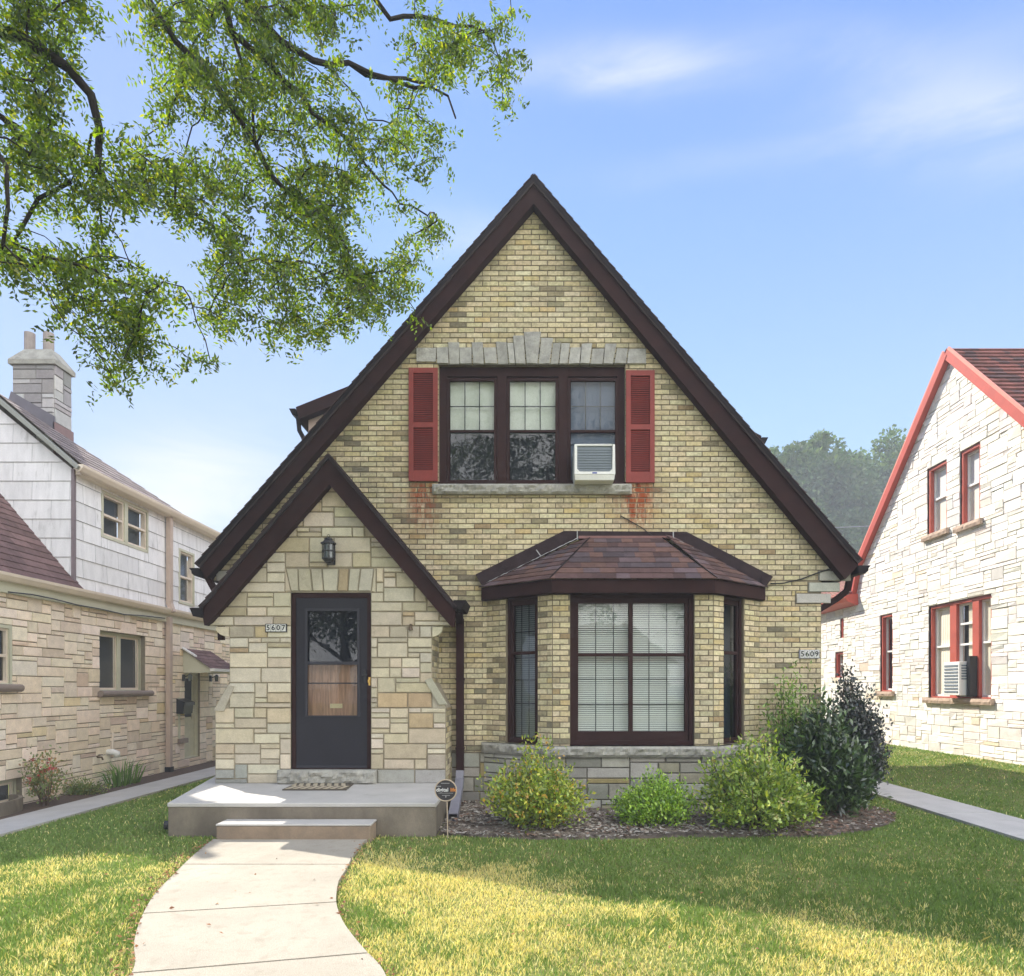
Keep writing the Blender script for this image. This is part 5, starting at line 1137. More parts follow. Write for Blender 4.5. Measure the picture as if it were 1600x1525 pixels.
# ------------------------------------------------------------------ right neighbour
XR_ = 8.3
N2 = thing('stone_house', 'white stone house with salmon red trim at the right of the photo', 'house', (XR_, 12, 0))
PR = Plane((XR_, 0, 0), (0, 1, 0), (0, 0, 1), (-1, 0, 0))
yr = lambda px: XR_*F/(px-CX)
zr = lambda px, py: EYE-(py-CY)*yr(px)/F
def right_house():
    WH = [((.79, .75, .68), 6), ((.82, .785, .72), 5), ((.76, .71, .62), 2), ((.73, .63, .48), .3), ((.66, .63, .58), .8)]
    wc = lambda u, v: pick(WH)
    ya, za = yr(1487), zr(1487, 551); yf, yb = 8.6, 22.0
    ye, zee = yr(1345), zr(1345, 885)          # rear end of the gable rake
    yk, zk = yr(1337), 3.95
    slF = 1.05; zf = za-(ya-yf)*slF
    gab = [(yf, 0), (yk, 0), (yk, zk), (ye, zee), (ya, za), (yf, zf)]
    W = {'gable_l': (yr(1480), 4.68, yr(1449.5), 6.07), 'gable_r': (yr(1532), 4.62, yr(1500.5), 6.06), 'triple': (yr(1549.5), 1.30, yr(1451.5), 3.2), 'narrow': (yr(1395), 1.42, yr(1376), 3.22), 'slit': (yr(1319), 2.84, yr(1313.5), 3.36), 'small': (yr(1318), 1.78, yr(1305.5), 2.47)}
    hol = tuple(W.values()); m = Mb()
    st = dict(cu=.105, cv=.07, hp=((1, .45), (2, .4), (3, .15)), wmax=5, gap=.007)
    stones(m, PR, [(yf, -.1), (yk, -.1), (yk, za), (yf, za)], hol, wc, clipr=gab, seed=51, depth=.012, jit=.009, **st)
    stones(m, PR, [(yk, -.1), (yb, -.1), (yb, 3.8), (yk, 3.8)], hol, wc, seed=52, depth=.012, jit=.009, **st)
    w = m.build('stone_wall', MAT['stone_clean'], N2)
    m = Mb(); backing(m, PR, gab, hol, .2, -.001); backing(m, PR, [(yk, -.1), (yb, -.1), (yb, 3.8), (yk, 3.8)], hol, .2, -.001); m.build('mortar', MAT['mortar_white'], w)
    m = Mb(); m.face([(XR_, yf, -.1), (16, yf, -.1), (16, yf, zf), (XR_, yf, zf)], (.64, .6, .52)); m.build('end_wall', MAT['stone_clean'], N2); m = Mb(); m.face([(XR_, yb, -.1), (16, yb, -.1), (16, yb, 3.8), (XR_, yb, 3.8)], (.64, .6, .52)); m.build('end_wall', MAT['stone_clean'], N2)
    # gable roof with tiles
    def pal(r, u, v): k = r.uniform(.7, 1.2); return (.19*k, .068*k, .055*k) if r.random() < .72 else (.10*k, .05*k, .05*k)
    ov = .12; m = Mb(); zlo = za-(ya-yf+.4)*slF
    shingles(m, [(XR_-ov, yf-.4, zlo+.05), (17, yf-.4, zlo+.05), (17, ya, za+.06), (XR_-ov, ya, za+.06)], .17, .2, pal, .035, seed=15, up=(0, -1, 1))
    m.face([(XR_-ov, ye, zee+.05), (17, ye, zee+.05), (17, ya, za+.06), (XR_-ov, ya, za+.06)], (.19, .07, .06)); m.build('tile_roof', MAT['shingle'], N2)
    # rake trims
    for a, b, h, nm in (((ya, za), (ye, zee), .10, 1), ((ya, za), (yf-.4, zlo), .085, 2), ((ye, zee), (yk, zk-.05), .10, 3)):
        m = Mb(); p = Vector((XR_-.08, a[0], a[1]-.02)); q = Vector((XR_-.08, b[0], b[1]-.02)); m.bar(p, q, .16, h*1.2, up=(1, 0, 0)); 
        m2 = [Vector(v) for v in ()]
        m.build('rake_trim', MAT['salmon'], N2)
        m = Mb(); d = (q-p).normalized(); n = Vector((0, -d.z, d.y)); n = n if n.z > 0 else -n; m.bar(p+n*h*.78+Vector((-.03, 0, 0)), q+n*h*.78+Vector((-.03, 0, 0)), .13, .035, up=(1, 0, 0)); m.build('rake_edge', MAT['salmon_edge'], N2)
    # rear wing: eave, gutter, roof
    m = Mb(); shingles(m, [(XR_-.2, yk-.1, 3.92), (XR_-.2, yb+.3, 3.92), (XR_+3.5, yb+.3, 6.1), (XR_+3.5, yk-.1, 6.1)], .17, .2, lambda r, u, v: tuple(x*r.uniform(.8, 1.1) for x in (.42, .24, .21)), .03, seed=16, up=(-1, 0, 1)); m.build('wing_roof', MAT['shingle'], N2)
    m = Mb(); x = XR_; prof = [(x, 3.9), (x-.32, 3.86), (x-.34, 3.80), (x-.28, 3.70), (x-.08, 3.62), (x, 3.6)]; m.prism([(a, yk-.15, b) for a, b in prof], (0, yb-yk, 0)); m.build('wing_gutter', MAT['salmon'], N2)
    def window(r, kind):
        u0, v0, u1, v1 = r; wd = -.16; m = Mb(); fr = .06
        PR.frame(m, u0, u1, v0, v1, fr, -.19, -.02 if kind != 'triple' else -.03, wb=.03)
        if kind == 'triple':
            for a, b in ((yr(1526), yr(1516)), (yr(1491), yr(1481))): PR.box(m, a, b, v0+.03, v1-fr, -.19, -.04)
            sp = [(u0+fr, yr(1526)), (yr(1516), yr(1491)), (yr(1481), u1-fr)]
        else: sp = [(u0+fr*.6, u1-fr*.6)]
        wn = m.build('window', MAT['salmon_lt'], N2, bevel=.003)
        for i, (a, b) in enumerate(sp):
            if kind == 'slit': continue
            e = .04; m = Mb(); PR.frame(m, a, b, v0+.03, v1-fr, e, -.15, -.10); z = v0+(v1-v0)*(.52 if kind != 'triple' else .55); PR.box(m, a+e, b-e, z-.02, z+.02, -.15, -.09)
            if kind == 'triple' and i == 1: z2 = v0+(v1-v0)*.76; PR.box(m, a+e, b-e, z2-.02, z2+.02, -.15, -.09)
            m.build('sash', MAT['white'], wn, bevel=.002)
            m = Mb(); PR.face(m, [(a+e, v0+.06, -.13), (b-e, v0+.06, -.13), (b-e, v1-fr-e, -.13), (a+e, v1-fr-e, -.13)]); m.build('pane', MAT['glass_clear'], wn)
            m = Mb(); PR.face(m, [(a-.02, v0, -.21), (b+.02, v0, -.21), (b+.02, v1, -.21), (a-.02, v1, -.21)]); m.build('dark_room', MAT['screen'], wn)
            cur = 'curtain'
            if kind == 'gable': m = Mb(); PR.face(m, [(a, v0+.45*(v1-v0), -.145), (b, v0+.45*(v1-v0), -.145), (b, v1, -.145), (a, v1, -.145)]); m.build('roller_shade', MAT['white'], wn); m = Mb(); PR.face(m, [(a, v0, -.147), (b, v0, -.147), (b, v0+.45*(v1-v0), -.147), (a, v0+.45*(v1-v0), -.147)]); m.build('curtain', MAT['curtain'], wn)
            elif kind == 'triple':
                m = Mb(); n = 16; A, Bc = (a, b) if i != 1 else (a, a+(b-a)*.55)
                for k in range(n):
                    q0, q1 = A+(Bc-A)*k/n, A+(Bc-A)*(k+1)/n; d0, d1 = -.148+.008*(k % 2), -.148+.008*((k+1) % 2); PR.face(m, [(q0, v0, d0), (q1, v0, d1), (q1, v1, d1), (q0, v1, d0)])
                m.build('curtain', MAT['curtain'], wn)
        if kind == 'slit': m = Mb(); PR.face(m, [(u0, v0, -.12), (u1, v0, -.12), (u1, v1, -.12), (u0, v1, -.12)]); m.build('pane', MAT['salmon_lt'], wn)
        return wn
    window(W['gable_l'], 'gable'); window(W['gable_r'], 'gable'); window(W['triple'], 'triple'); window(W['narrow'], 'tall'); window(W['small'], 'tall'); window(W['slit'], 'slit')
    for k in ('gable_l', 'gable_r', 'triple', 'narrow'):
        r = W[k]; m = Mb(); rough_block(m, PR, r[0]-.1, r[2]+.1, r[1]-.11, r[1], -.05, .09, .012, .04, 3); m.build('window_sill', MAT['tan_sill'], N2, merge=True)
    # air conditioner
    y0, y1 = yr(1516)-.02, yr(1516)+.46; z0 = 1.36; z1 = 2.0
    t = thing('air_conditioner', 'white window air conditioner in the triple window of the right stone house', 'air conditioner', (XR_, (y0+y1)/2, z0))
    m = Mb(); PR.box(m, y0, y1, z0, z1, -.15, .22); m.build('case', MAT['white'], t, bevel=.012)
    m = Mb()
    for k in range(9): z = z0+.05+k*.062; PR.box(m, y0+.04, y1-.04, z, z+.035, .22, .228); 
    m.build('grille', MAT['grey_plastic'], t)
    m = Mb(); p3 = Plane((0, y0, 0), (1, 0, 0), (0, 0, 1), (0, -1, 0))
    for k in range(6): p3.box(m, XR_-.18, XR_-.05, z0+.3+k*.05, z0+.33+k*.05, .0, .006)
    m.build('side_vent', MAT['grey_plastic'], t)
    m = Mb(); PR.box(m, y0-.12, y0-.03, z0-.02, z1+.1, -.12, .10); m.build('side_panel', MAT['ink'], t)
MAT['mortar_white'] = pm('pale_mortar', (.45, .41, .35), .9, .25, 5, .3); MAT['salmon_edge'] = pm('pale_salmon_paint', (.62, .22, .16), .5, .1, 5, 0)
right_house()
# ------------------------------------------------------------------ vegetation
def unitv(v): return v/np.maximum(np.linalg.norm(v, axis=1, keepdims=True), 1e-9)
def leaves(name, C, D, Nn, L, Wd, cols, mat, parent, fold=.0):
    """diamond leaves: base point C, direction D, face normal Nn"""
    D = unitv(D); S = unitv(np.cross(D, Nn)); L = np.asarray(L)[:, None]; Wd = np.asarray(Wd)[:, None]; Nn = unitv(np.cross(S, D))
    V = np.stack([C, C+D*L*.45+S*Wd*.5+Nn*fold*Wd, C+D*L, C+D*L*.45-S*Wd*.5+Nn*fold*Wd], 1).reshape(-1, 3)
    return build_np(name, V, np.arange(len(V)).reshape(-1, 4), cols, mat, parent)
def rdir(n): return unitv(rng.normal(size=(n, 3)))
def grass():
    strips = [(-6.2, 6.8, 2.4, 3.15, 6000, .0032), (-6.2, 6.8, 3.15, 4.4, 9500, .0028), (-6.2, 6.8, 4.4, 5.6, 7500, .0032), (-6.3, 7.5, 5.6, 7.0, 5000, .004), (-6.4, 8.3, 7.0, 9.5, 3000, .005), (-6.4, 8.3, 9.5, 13, 1600, .0065), (-6.4, 8.3, 13, 22, 700, .009)]
    Vs, Fs, Cs = [], [], []; base = 0
    for x0, x1, y0, y1, den, bw in strips:
        n = int((x1-x0)*(y1-y0)*den); x = rng.uniform(x0, x1, n); y = rng.uniform(y0, y1, n)
        cl = vn(x, y, 3.0, 2)*.6+vn(x, y, 9, 3)*.4
        keep = rng.random(n) < .45+.8*cl
        keep &= (np.abs(x) < .95*y+1.2) | (x > 0)
        keep &= x < 1.0*y+1.6
        wl = np.interp(y, [p[1] for p in sorted(WL, key=lambda p: p[1])], [p[0] for p in sorted(WL, key=lambda p: p[1])]); wr = np.interp(y, [p[1] for p in sorted(WR, key=lambda p: p[1])], [p[0] for p in sorted(WR, key=lambda p: p[1])])
        ed = .03*(vn(x, y, 14, 5)-.35)
        keep &= ~((y < 6.45) & (x > wl+ed-.01) & (x < wr-ed+.01))
        keep &= ~((y > 6.38) & (y < 6.66) & (x > sl-.01) & (x < sr+.02))
        keep &= ~((y > 6.63) & (y < 9) & (x > fl-.35*(y-6.65)*.6-.01) & (x < -.96))
        keep &= ~((x > -3.8) & (x < 3.84) & (y > 8.55))
        keep &= ~((x > 4.8-ed) & (x < 5.57+ed)); keep &= x > -6.03+ed; keep &= x < 8.25-ed
        keep &= ~inpoly(x+.10*(vn(x, y, 4, 8)-.5), y+.12*(vn(x, y, 5, 6)-.5), BED)
        x, y, cl = x[keep], y[keep], cl[keep]; n = len(x)
        h = rng.uniform(.014, .036, n)*np.where(rng.random(n) < .02, 1.7, 1)*(.65+.7*vn(x, y, 2.2, 9)); th = rng.uniform(0, 6.283, n); lean = rng.uniform(.1, .9, n)*h; w = bw*rng.uniform(.7, 1.3, n)
        sx, sy = np.cos(th), np.sin(th); lx, ly = np.cos(th+rng.uniform(.6, 2.5, n)), np.sin(th+rng.uniform(.6, 2.5, n)); z = g_np(x, y)-.014
        b = np.stack([x, y, z], 1); s = np.stack([sx, sy, 0*x], 1)*w[:, None]; l = np.stack([lx, ly, 0*x], 1)*lean[:, None]; up = np.stack([0*x, 0*x, h], 1)
        V = np.stack([b-s, b+s, b+up*.6+l*.4+s*.7, b+up+l, b+up*.6+l*.4-s*.7], 1).reshape(-1, 3)
        Fs.append(np.arange(5*n).reshape(-1, 5)+base); Vs.append(V); base += 5*n
        # colour: green turf, dry straw patches, sunlit yellow painted beyond the house shadow edge
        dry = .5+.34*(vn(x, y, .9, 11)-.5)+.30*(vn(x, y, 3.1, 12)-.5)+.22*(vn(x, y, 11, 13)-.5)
        dl = np.clip((5.95-(y+.36*np.maximum(x, -1)))/.9, 0, 1)*.36  # follows the house shadow edge; blades beyond it are painted yellower as sunlit
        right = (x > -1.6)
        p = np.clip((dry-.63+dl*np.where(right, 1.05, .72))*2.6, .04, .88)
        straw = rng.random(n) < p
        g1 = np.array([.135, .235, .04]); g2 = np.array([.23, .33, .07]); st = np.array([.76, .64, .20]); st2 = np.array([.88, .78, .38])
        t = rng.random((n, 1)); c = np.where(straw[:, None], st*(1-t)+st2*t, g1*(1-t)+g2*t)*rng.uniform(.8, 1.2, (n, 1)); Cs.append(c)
    o = build_np('lawn_grass', np.concatenate(Vs), np.concatenate(Fs), np.concatenate(Cs), MAT['grass']); o['kind'] = 'stuff'; tag(o, 'short lawn grass, part dry straw, with sunlit yellow painted in beyond the house shadow', 'grass')
grass()
def bush(name, label, cat, px, Y, w, h, nst, per, ll, lw, cols, stemmat='stem', mat='shrubleaf', flowers=None, lean=0, dz=0, shape=.5, depth=None, droop=0, group=None, seed=0, spread=.75, outbias=.6):
    r = np.random.default_rng(seed+100); x = (px-CX)*Y/F; z0 = gz(x, Y)+dz; t = thing(name, label, cat, (x, Y, z0), group); depth = depth or w*.9
    m = Mb(); tips = []; C = []; D = []; K = []
    for i in range(nst):
        a = r.uniform(0, 6.283); q = r.random()**.5
        el = 1-shape*q**2
        tip = np.array([x+q*math.cos(a)*w/2*r.uniform(.72, 1.15), Y+q*math.sin(a)*depth/2, z0+h*el*(r.uniform(.5, 1.0) if r.random() < .8 else r.uniform(.95, 1.22))]); tip[0] += lean*h
        b = np.array([x+q*math.cos(a)*w*.10, Y+q*math.sin(a)*depth*.10, z0-.02]); mid = b*.45+tip*.55+np.array([math.cos(a)*w*.08*q, math.sin(a)*depth*.08*q, h*.06]); end = tip-np.array([0, 0, droop*r.random()])
        if i % 3 == 0: m.tube([b, mid, end], [.008, .005, .002], 4, cap=False)
        tt = r.uniform(0, 1, per)**outbias; tt = .12+.88*tt
        P = ((1-tt)**2)[:, None]*b+(2*tt*(1-tt))[:, None]*mid+(tt**2)[:, None]*end
        sp = .07*spread*(.5+tt)[:, None]; C.append(P+r.normal(size=(per, 3))*sp); dd = (end-b)/np.linalg.norm(end-b); D.append(dd[None]*.7+r.normal(size=(per, 3))*.6+np.array([0, 0, .12-droop*2])); tips.append(end)
        K.append(np.full(per, r.uniform(.72, 1.25)))
    m.build('stem', MAT[stemmat], t)
    C = np.concatenate(C); D = np.concatenate(D); K = np.concatenate(K); n = len(C); C[:, 2] = np.maximum(C[:, 2], z0+.01)
    pal = np.array([c for c, _ in cols]); pw = np.array([w_ for _, w_ in cols], float); ci = r.choice(len(pal), n, p=pw/pw.sum()); cc = pal[ci]*K[:, None]*r.uniform(.8, 1.2, (n, 1))*(np.array([1.45, 1.3, .9]) if mat == 'shrubleaf' else 1)
    Nn = r.normal(size=(n, 3))*.7+np.array([0, -.2, 1]); leaves('foliage', C, D, Nn, r.uniform(.7, 1.3, n)*ll, r.uniform(.8, 1.2, n)*lw, cc, MAT[mat], t, .15)
    if flowers:
        fc, nf, fs, frac = flowers; T = np.array(tips); T = T[r.random(len(T)) < frac]; k = nf; C = np.repeat(T, k, 0)+r.normal(size=(len(T)*k, 3))*.018+np.array([0, -.01, .02]); n = len(C); pal = np.array(fc); cc = pal[r.integers(0, len(pal), n)]*r.uniform(.8, 1.2, (n, 1))
        leaves('blossom', C, r.normal(size=(n, 3)), r.normal(size=(n, 3))*.6+np.array([0, -.4, 1]), r.uniform(.7, 1.2, n)*fs, np.full(n, fs*.8), cc, MAT['shrubleaf'], t)
    return t
YG = [((.17, .26, .035), 4), ((.26, .34, .05), 3), ((.10, .17, .03), 3), ((.36, .38, .06), 1.4)]
bush('spirea_shrub', 'yellow green shrub with orange tinted tips at the left end of the bay window', 'shrub', 834, 7.0, 1.1, .84, 120, 62, .052, .026, YG+[((.46, .30, .045), .5)], flowers=([(.60, .36, .06), (.52, .50, .09), (.50, .28, .05)], 7, .03, .35), seed=1, shape=.6, spread=.6)
bush('spirea_shrub', 'small low bright green shrub below the middle of the bay window', 'shrub', 1025, 7.15, .88, .50, 105, 60, .044, .022, [((.16, .30, .03), 4), ((.23, .37, .04), 3), ((.09, .18, .025), 2)], flowers=([(.36, .46, .08), (.28, .42, .07)], 6, .028, .5), seed=2, shape=.5, spread=.6)
bush('spirea_shrub', 'large loose yellow green shrub with pale flower heads at the right end of the bay', 'shrub', 1182, 7.0, 1.26, .88, 125, 66, .058, .028, [((.16, .26, .04), 4), ((.24, .33, .06), 3), ((.09, .155, .03), 3), ((.36, .41, .08), 1)], flowers=([(.5, .52, .2), (.58, .4, .2), (.44, .5, .12)], 8, .032, .4), seed=3, shape=.62, spread=.65)
bush('evergreen_shrub', 'tall dark glossy evergreen shrub at the right corner of the brick house', 'shrub', 1287, 7.75, .92, 1.2, 120, 80, .10, .034, [((.034, .066, .013), 4), ((.055, .10, .018), 3), ((.014, .032, .012), 2), ((.09, .17, .035), 1)], mat='gloss_leaf', seed=4, shape=.5, droop=.12, depth=.95, spread=.9, outbias=.5)
bush('barberry_shrub', 'dusky dark purple green shrub rising behind the glossy evergreen shrub', 'shrub', 1333, 8.25, .74, 1.52, 190, 85, .050, .028, [((.030, .040, .034), 4), ((.045, .055, .045), 3), ((.05, .035, .035), 1)], mat='gloss_leaf', seed=5, shape=.42, depth=.6, spread=.6)
bush('sapling_shrub', 'light green leafy shoots between the evergreen shrub and brick wall', 'shrub', 1243, 8.3, .80, 1.62, 46, 55, .06, .026, [((.08, .16, .03), 3), ((.13, .24, .04), 3)], seed=6, shape=.3, depth=.35)
bush('rose_bush', 'sparse rose bush with red blooms by the left house wall', 'rose bush', 72, 9.55, .62, .70, 26, 30, .055, .032, [((.11, .16, .06), 3), ((.17, .2, .09), 2), ((.24, .15, .08), 1)], flowers=([(.5, .03, .04), (.4, .02, .03)], 10, .035, .2), seed=7, shape=.25, depth=.4)
bush('ground_cover_plant', 'low weedy green plant at the foot of the left house wall', 'plant', 128, 10.6, .7, .16, 50, 30, .05, .02, [((.10, .16, .04), 3), ((.22, .22, .08), 1)], seed=8, shape=.3, depth=.3)
def iris():
    Y = 11.55; x = -7.2; z0 = gz(x, Y)+.01; t = thing('iris_clump', 'clump of upright sword shaped green leaves against the left house wall', 'plant', (x, Y, z0)); m = Mb(); r = random.Random(4)
    for i in range(70):
        a = r.uniform(0, 6.283); q = r.random()**.6; b = Vector((x+.12*math.cos(a)*q, Y+.45*math.sin(a)*q, z0)); h = r.uniform(.3, .55); o = Vector((math.cos(a)*.25*q, math.sin(a)*.42*q, 0)); s = Vector((r.uniform(-.3, .3), 1, 0)).normalized()*r.uniform(.012, .02)
        p1 = b+o*.35+Vector((0, 0, h*.6)); p2 = b+o+Vector((0, 0, h*(1-.25*q))); c = r.choice([(.15, .28, .05), (.22, .36, .08), (.11, .21, .04)]); m.face([b-s, b+s, p1+s*.9, p1-s*.9], c); m.face([p1-s*.9, p1+s*.9, p2], c)
    m.build('leaf_blades', MAT['shrubleaf'], t)
iris()
# ------------------------------------------------------------------ background trees
def far_tree(label, px, Y, w, ztop, cols, seed, zc=None):
    r = np.random.default_rng(seed); x = (px-CX)*Y/F; z0 = 0; t = thing('background_tree', label, 'tree', (x, Y, z0), 'trees beyond the back gardens')
    m = Mb(); m.tube([(x, Y, -.1), (x+.2, Y, 3), (x, Y, ztop*.6)], [.4, .33, .15], 8)
    for k in range(7): a = k*.9; m.tube([(x, Y, 2.5+k*.8), (x+math.cos(a)*w*.3, Y+math.sin(a)*w*.3, 5+k*1.0)], [.14, .04], 5)
    m.build('trunk', MAT['bark'], t)
    nl = 170; u = r.normal(size=(nl, 3)); u /= np.linalg.norm(u, axis=1, keepdims=True); rad = r.uniform(.55, 1, nl)**.5
    cz = ztop*.60; c = np.array([x, Y, cz])+u*rad[:, None]*np.array([w/2, w/2.4, ztop*.42]); c[:, 2] += r.uniform(-.3, .5, nl); per = 260; lr = r.uniform(.8, 1.7, nl)
    C = np.repeat(c, per, 0); dd = r.normal(size=(nl*per, 3)); dd /= np.linalg.norm(dd, axis=1, keepdims=True); C = C+dd*(np.repeat(lr, per)*r.uniform(.4, 1, nl*per))[:, None]*np.array([1, 1, .8]); n = len(C)
    K = np.repeat(r.uniform(.75, 1.25, nl), per); pal = np.array(cols); cc = pal[r.integers(0, len(pal), n)]*K[:, None]*r.uniform(.75, 1.25, (n, 1))
    leaves('crown', C, dd+r.normal(size=(n, 3))*.5, r.normal(size=(n, 3))+np.array([0, 0, .8]), r.uniform(.26, .5, n), r.uniform(.2, .36, n), cc, MAT['farleaf'], t, .1)
FG = [(.05, .095, .05), (.07, .12, .06), (.095, .135, .065)]  # greens shifted to blue, distance haze painted into the foliage
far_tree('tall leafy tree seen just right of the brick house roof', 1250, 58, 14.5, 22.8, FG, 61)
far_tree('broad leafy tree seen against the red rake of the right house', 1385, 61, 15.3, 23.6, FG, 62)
far_tree('darker tree between the two roofs at the far right of the back gardens', 1318, 68, 14, 25.3, [(.045, .08, .05), (.06, .10, .055)], 63)  # this palette has the distance haze painted in too
for k_, (x_, y_, w_, h_) in enumerate(((-9.5, -17, 11, 17), (1.0, -20, 10.5, 18.5), (11, -17, 11, 16.5))):
    r_ = np.random.default_rng(80+k_); t = thing('street_tree', ('spreading street tree reflected at the left in the window panes', 'tall street tree reflected in the middle of the window panes', 'street tree reflected at the right in the window panes')[k_], 'tree', (x_, y_, 0), 'street trees across the road'); m = Mb(); m.tube([(x_, y_, -.1), (x_+.1, y_, 2.5), (x_, y_, h_*.75)], [.3, .24, .06], 8)
    for q_ in range(9): a_ = q_*2.4; m.tube([(x_, y_, 2.4+q_*.5), (x_+math.cos(a_)*w_*.22, y_+math.sin(a_)*w_*.22, 4+q_*.55), (x_+math.cos(a_)*w_*.42, y_+math.sin(a_)*w_*.42, 4.6+q_*.6)], [.11, .06, .02], 5)
    m.build('trunk', MAT['bark'], t); nl = 260; u_ = r_.normal(size=(nl, 3)); u_ /= np.linalg.norm(u_, axis=1, keepdims=True); c_ = np.array([x_, y_, h_*.58])+u_*(r_.uniform(.3, 1, nl)**.5)[:, None]*np.array([w_/2, w_/2, h_*.38])
    C_ = np.repeat(c_, 90, 0)+r_.normal(size=(nl*90, 3))*.36; n_ = len(C_); leaves('crown', C_, r_.normal(size=(n_, 3)), r_.normal(size=(n_, 3)), r_.uniform(.14, .26, n_), r_.uniform(.1, .16, n_), np.array([.05, .09, .03])*r_.uniform(.6, 1.4, (n_, 1)), MAT['farleaf'], t)
m = Mb(); pts = [at(1180+i*28, 826-i*.9+2.2*math.sin(i*.35), 30) for i in range(14)]; m.tube(pts, .018, 4); tag(m.build('power_line', MAT['cable_pale'] if 'cable_pale' in MAT else MAT['galv'], None, loc=pts[0]), 'thin pale overhead wire crossing in front of the background trees', 'power line')
m = Mb(); m.face([(-60, -15, .0), (60, -15, .0), (60, -5.5, .0), (-60, -5.5, .0)]); struct(m.build('road', pm('asphalt', (.06, .06, .062), .9, .25, 8, .4, 90), None))
m = Mb(); m.box(-60, 60, -5.49, -5.34, -.1, .11); struct(m.build('kerb', MAT['concrete_top'], None))
def across():
    t = thing('brick_house', 'low red brick house across the road seen only as a reflection in the panes', 'house', (2.5, -27, 0)); m = Mb(); m.box(-4, 9, -33, -27, -.1, 3.2); w = m.build('wall', pm('red_brick', (.28, .10, .07), .85, .3, 6, .3), t)
    m = Mb(); m.hexa([(-4.6, -26.5, 3.1), (-4.6, -33.5, 3.1), (-2, -30, 6.0)], [(9.6, -26.5, 3.1), (9.6, -33.5, 3.1), (7, -30, 6.0)]); m.build('roof', pm('red_roof', (.26, .09, .06), .9, .3, 6, .3), t)
    for x in (-2.2, 1.0, 6.2): m = Mb(); m.box(x, x+1.5, -26.99, -26.93, .9, 2.3); f_ = m.build('window', MAT['white'], t); m = Mb(); m.box(x+.08, x+1.42, -26.93, -26.92, .98, 2.22); m.build('pane', MAT['screen'], f_)
    m = Mb(); m.box(4.0, 5.0, -26.99, -26.94, 0, 2.2); m.build('door', MAT['white'], t)
across()
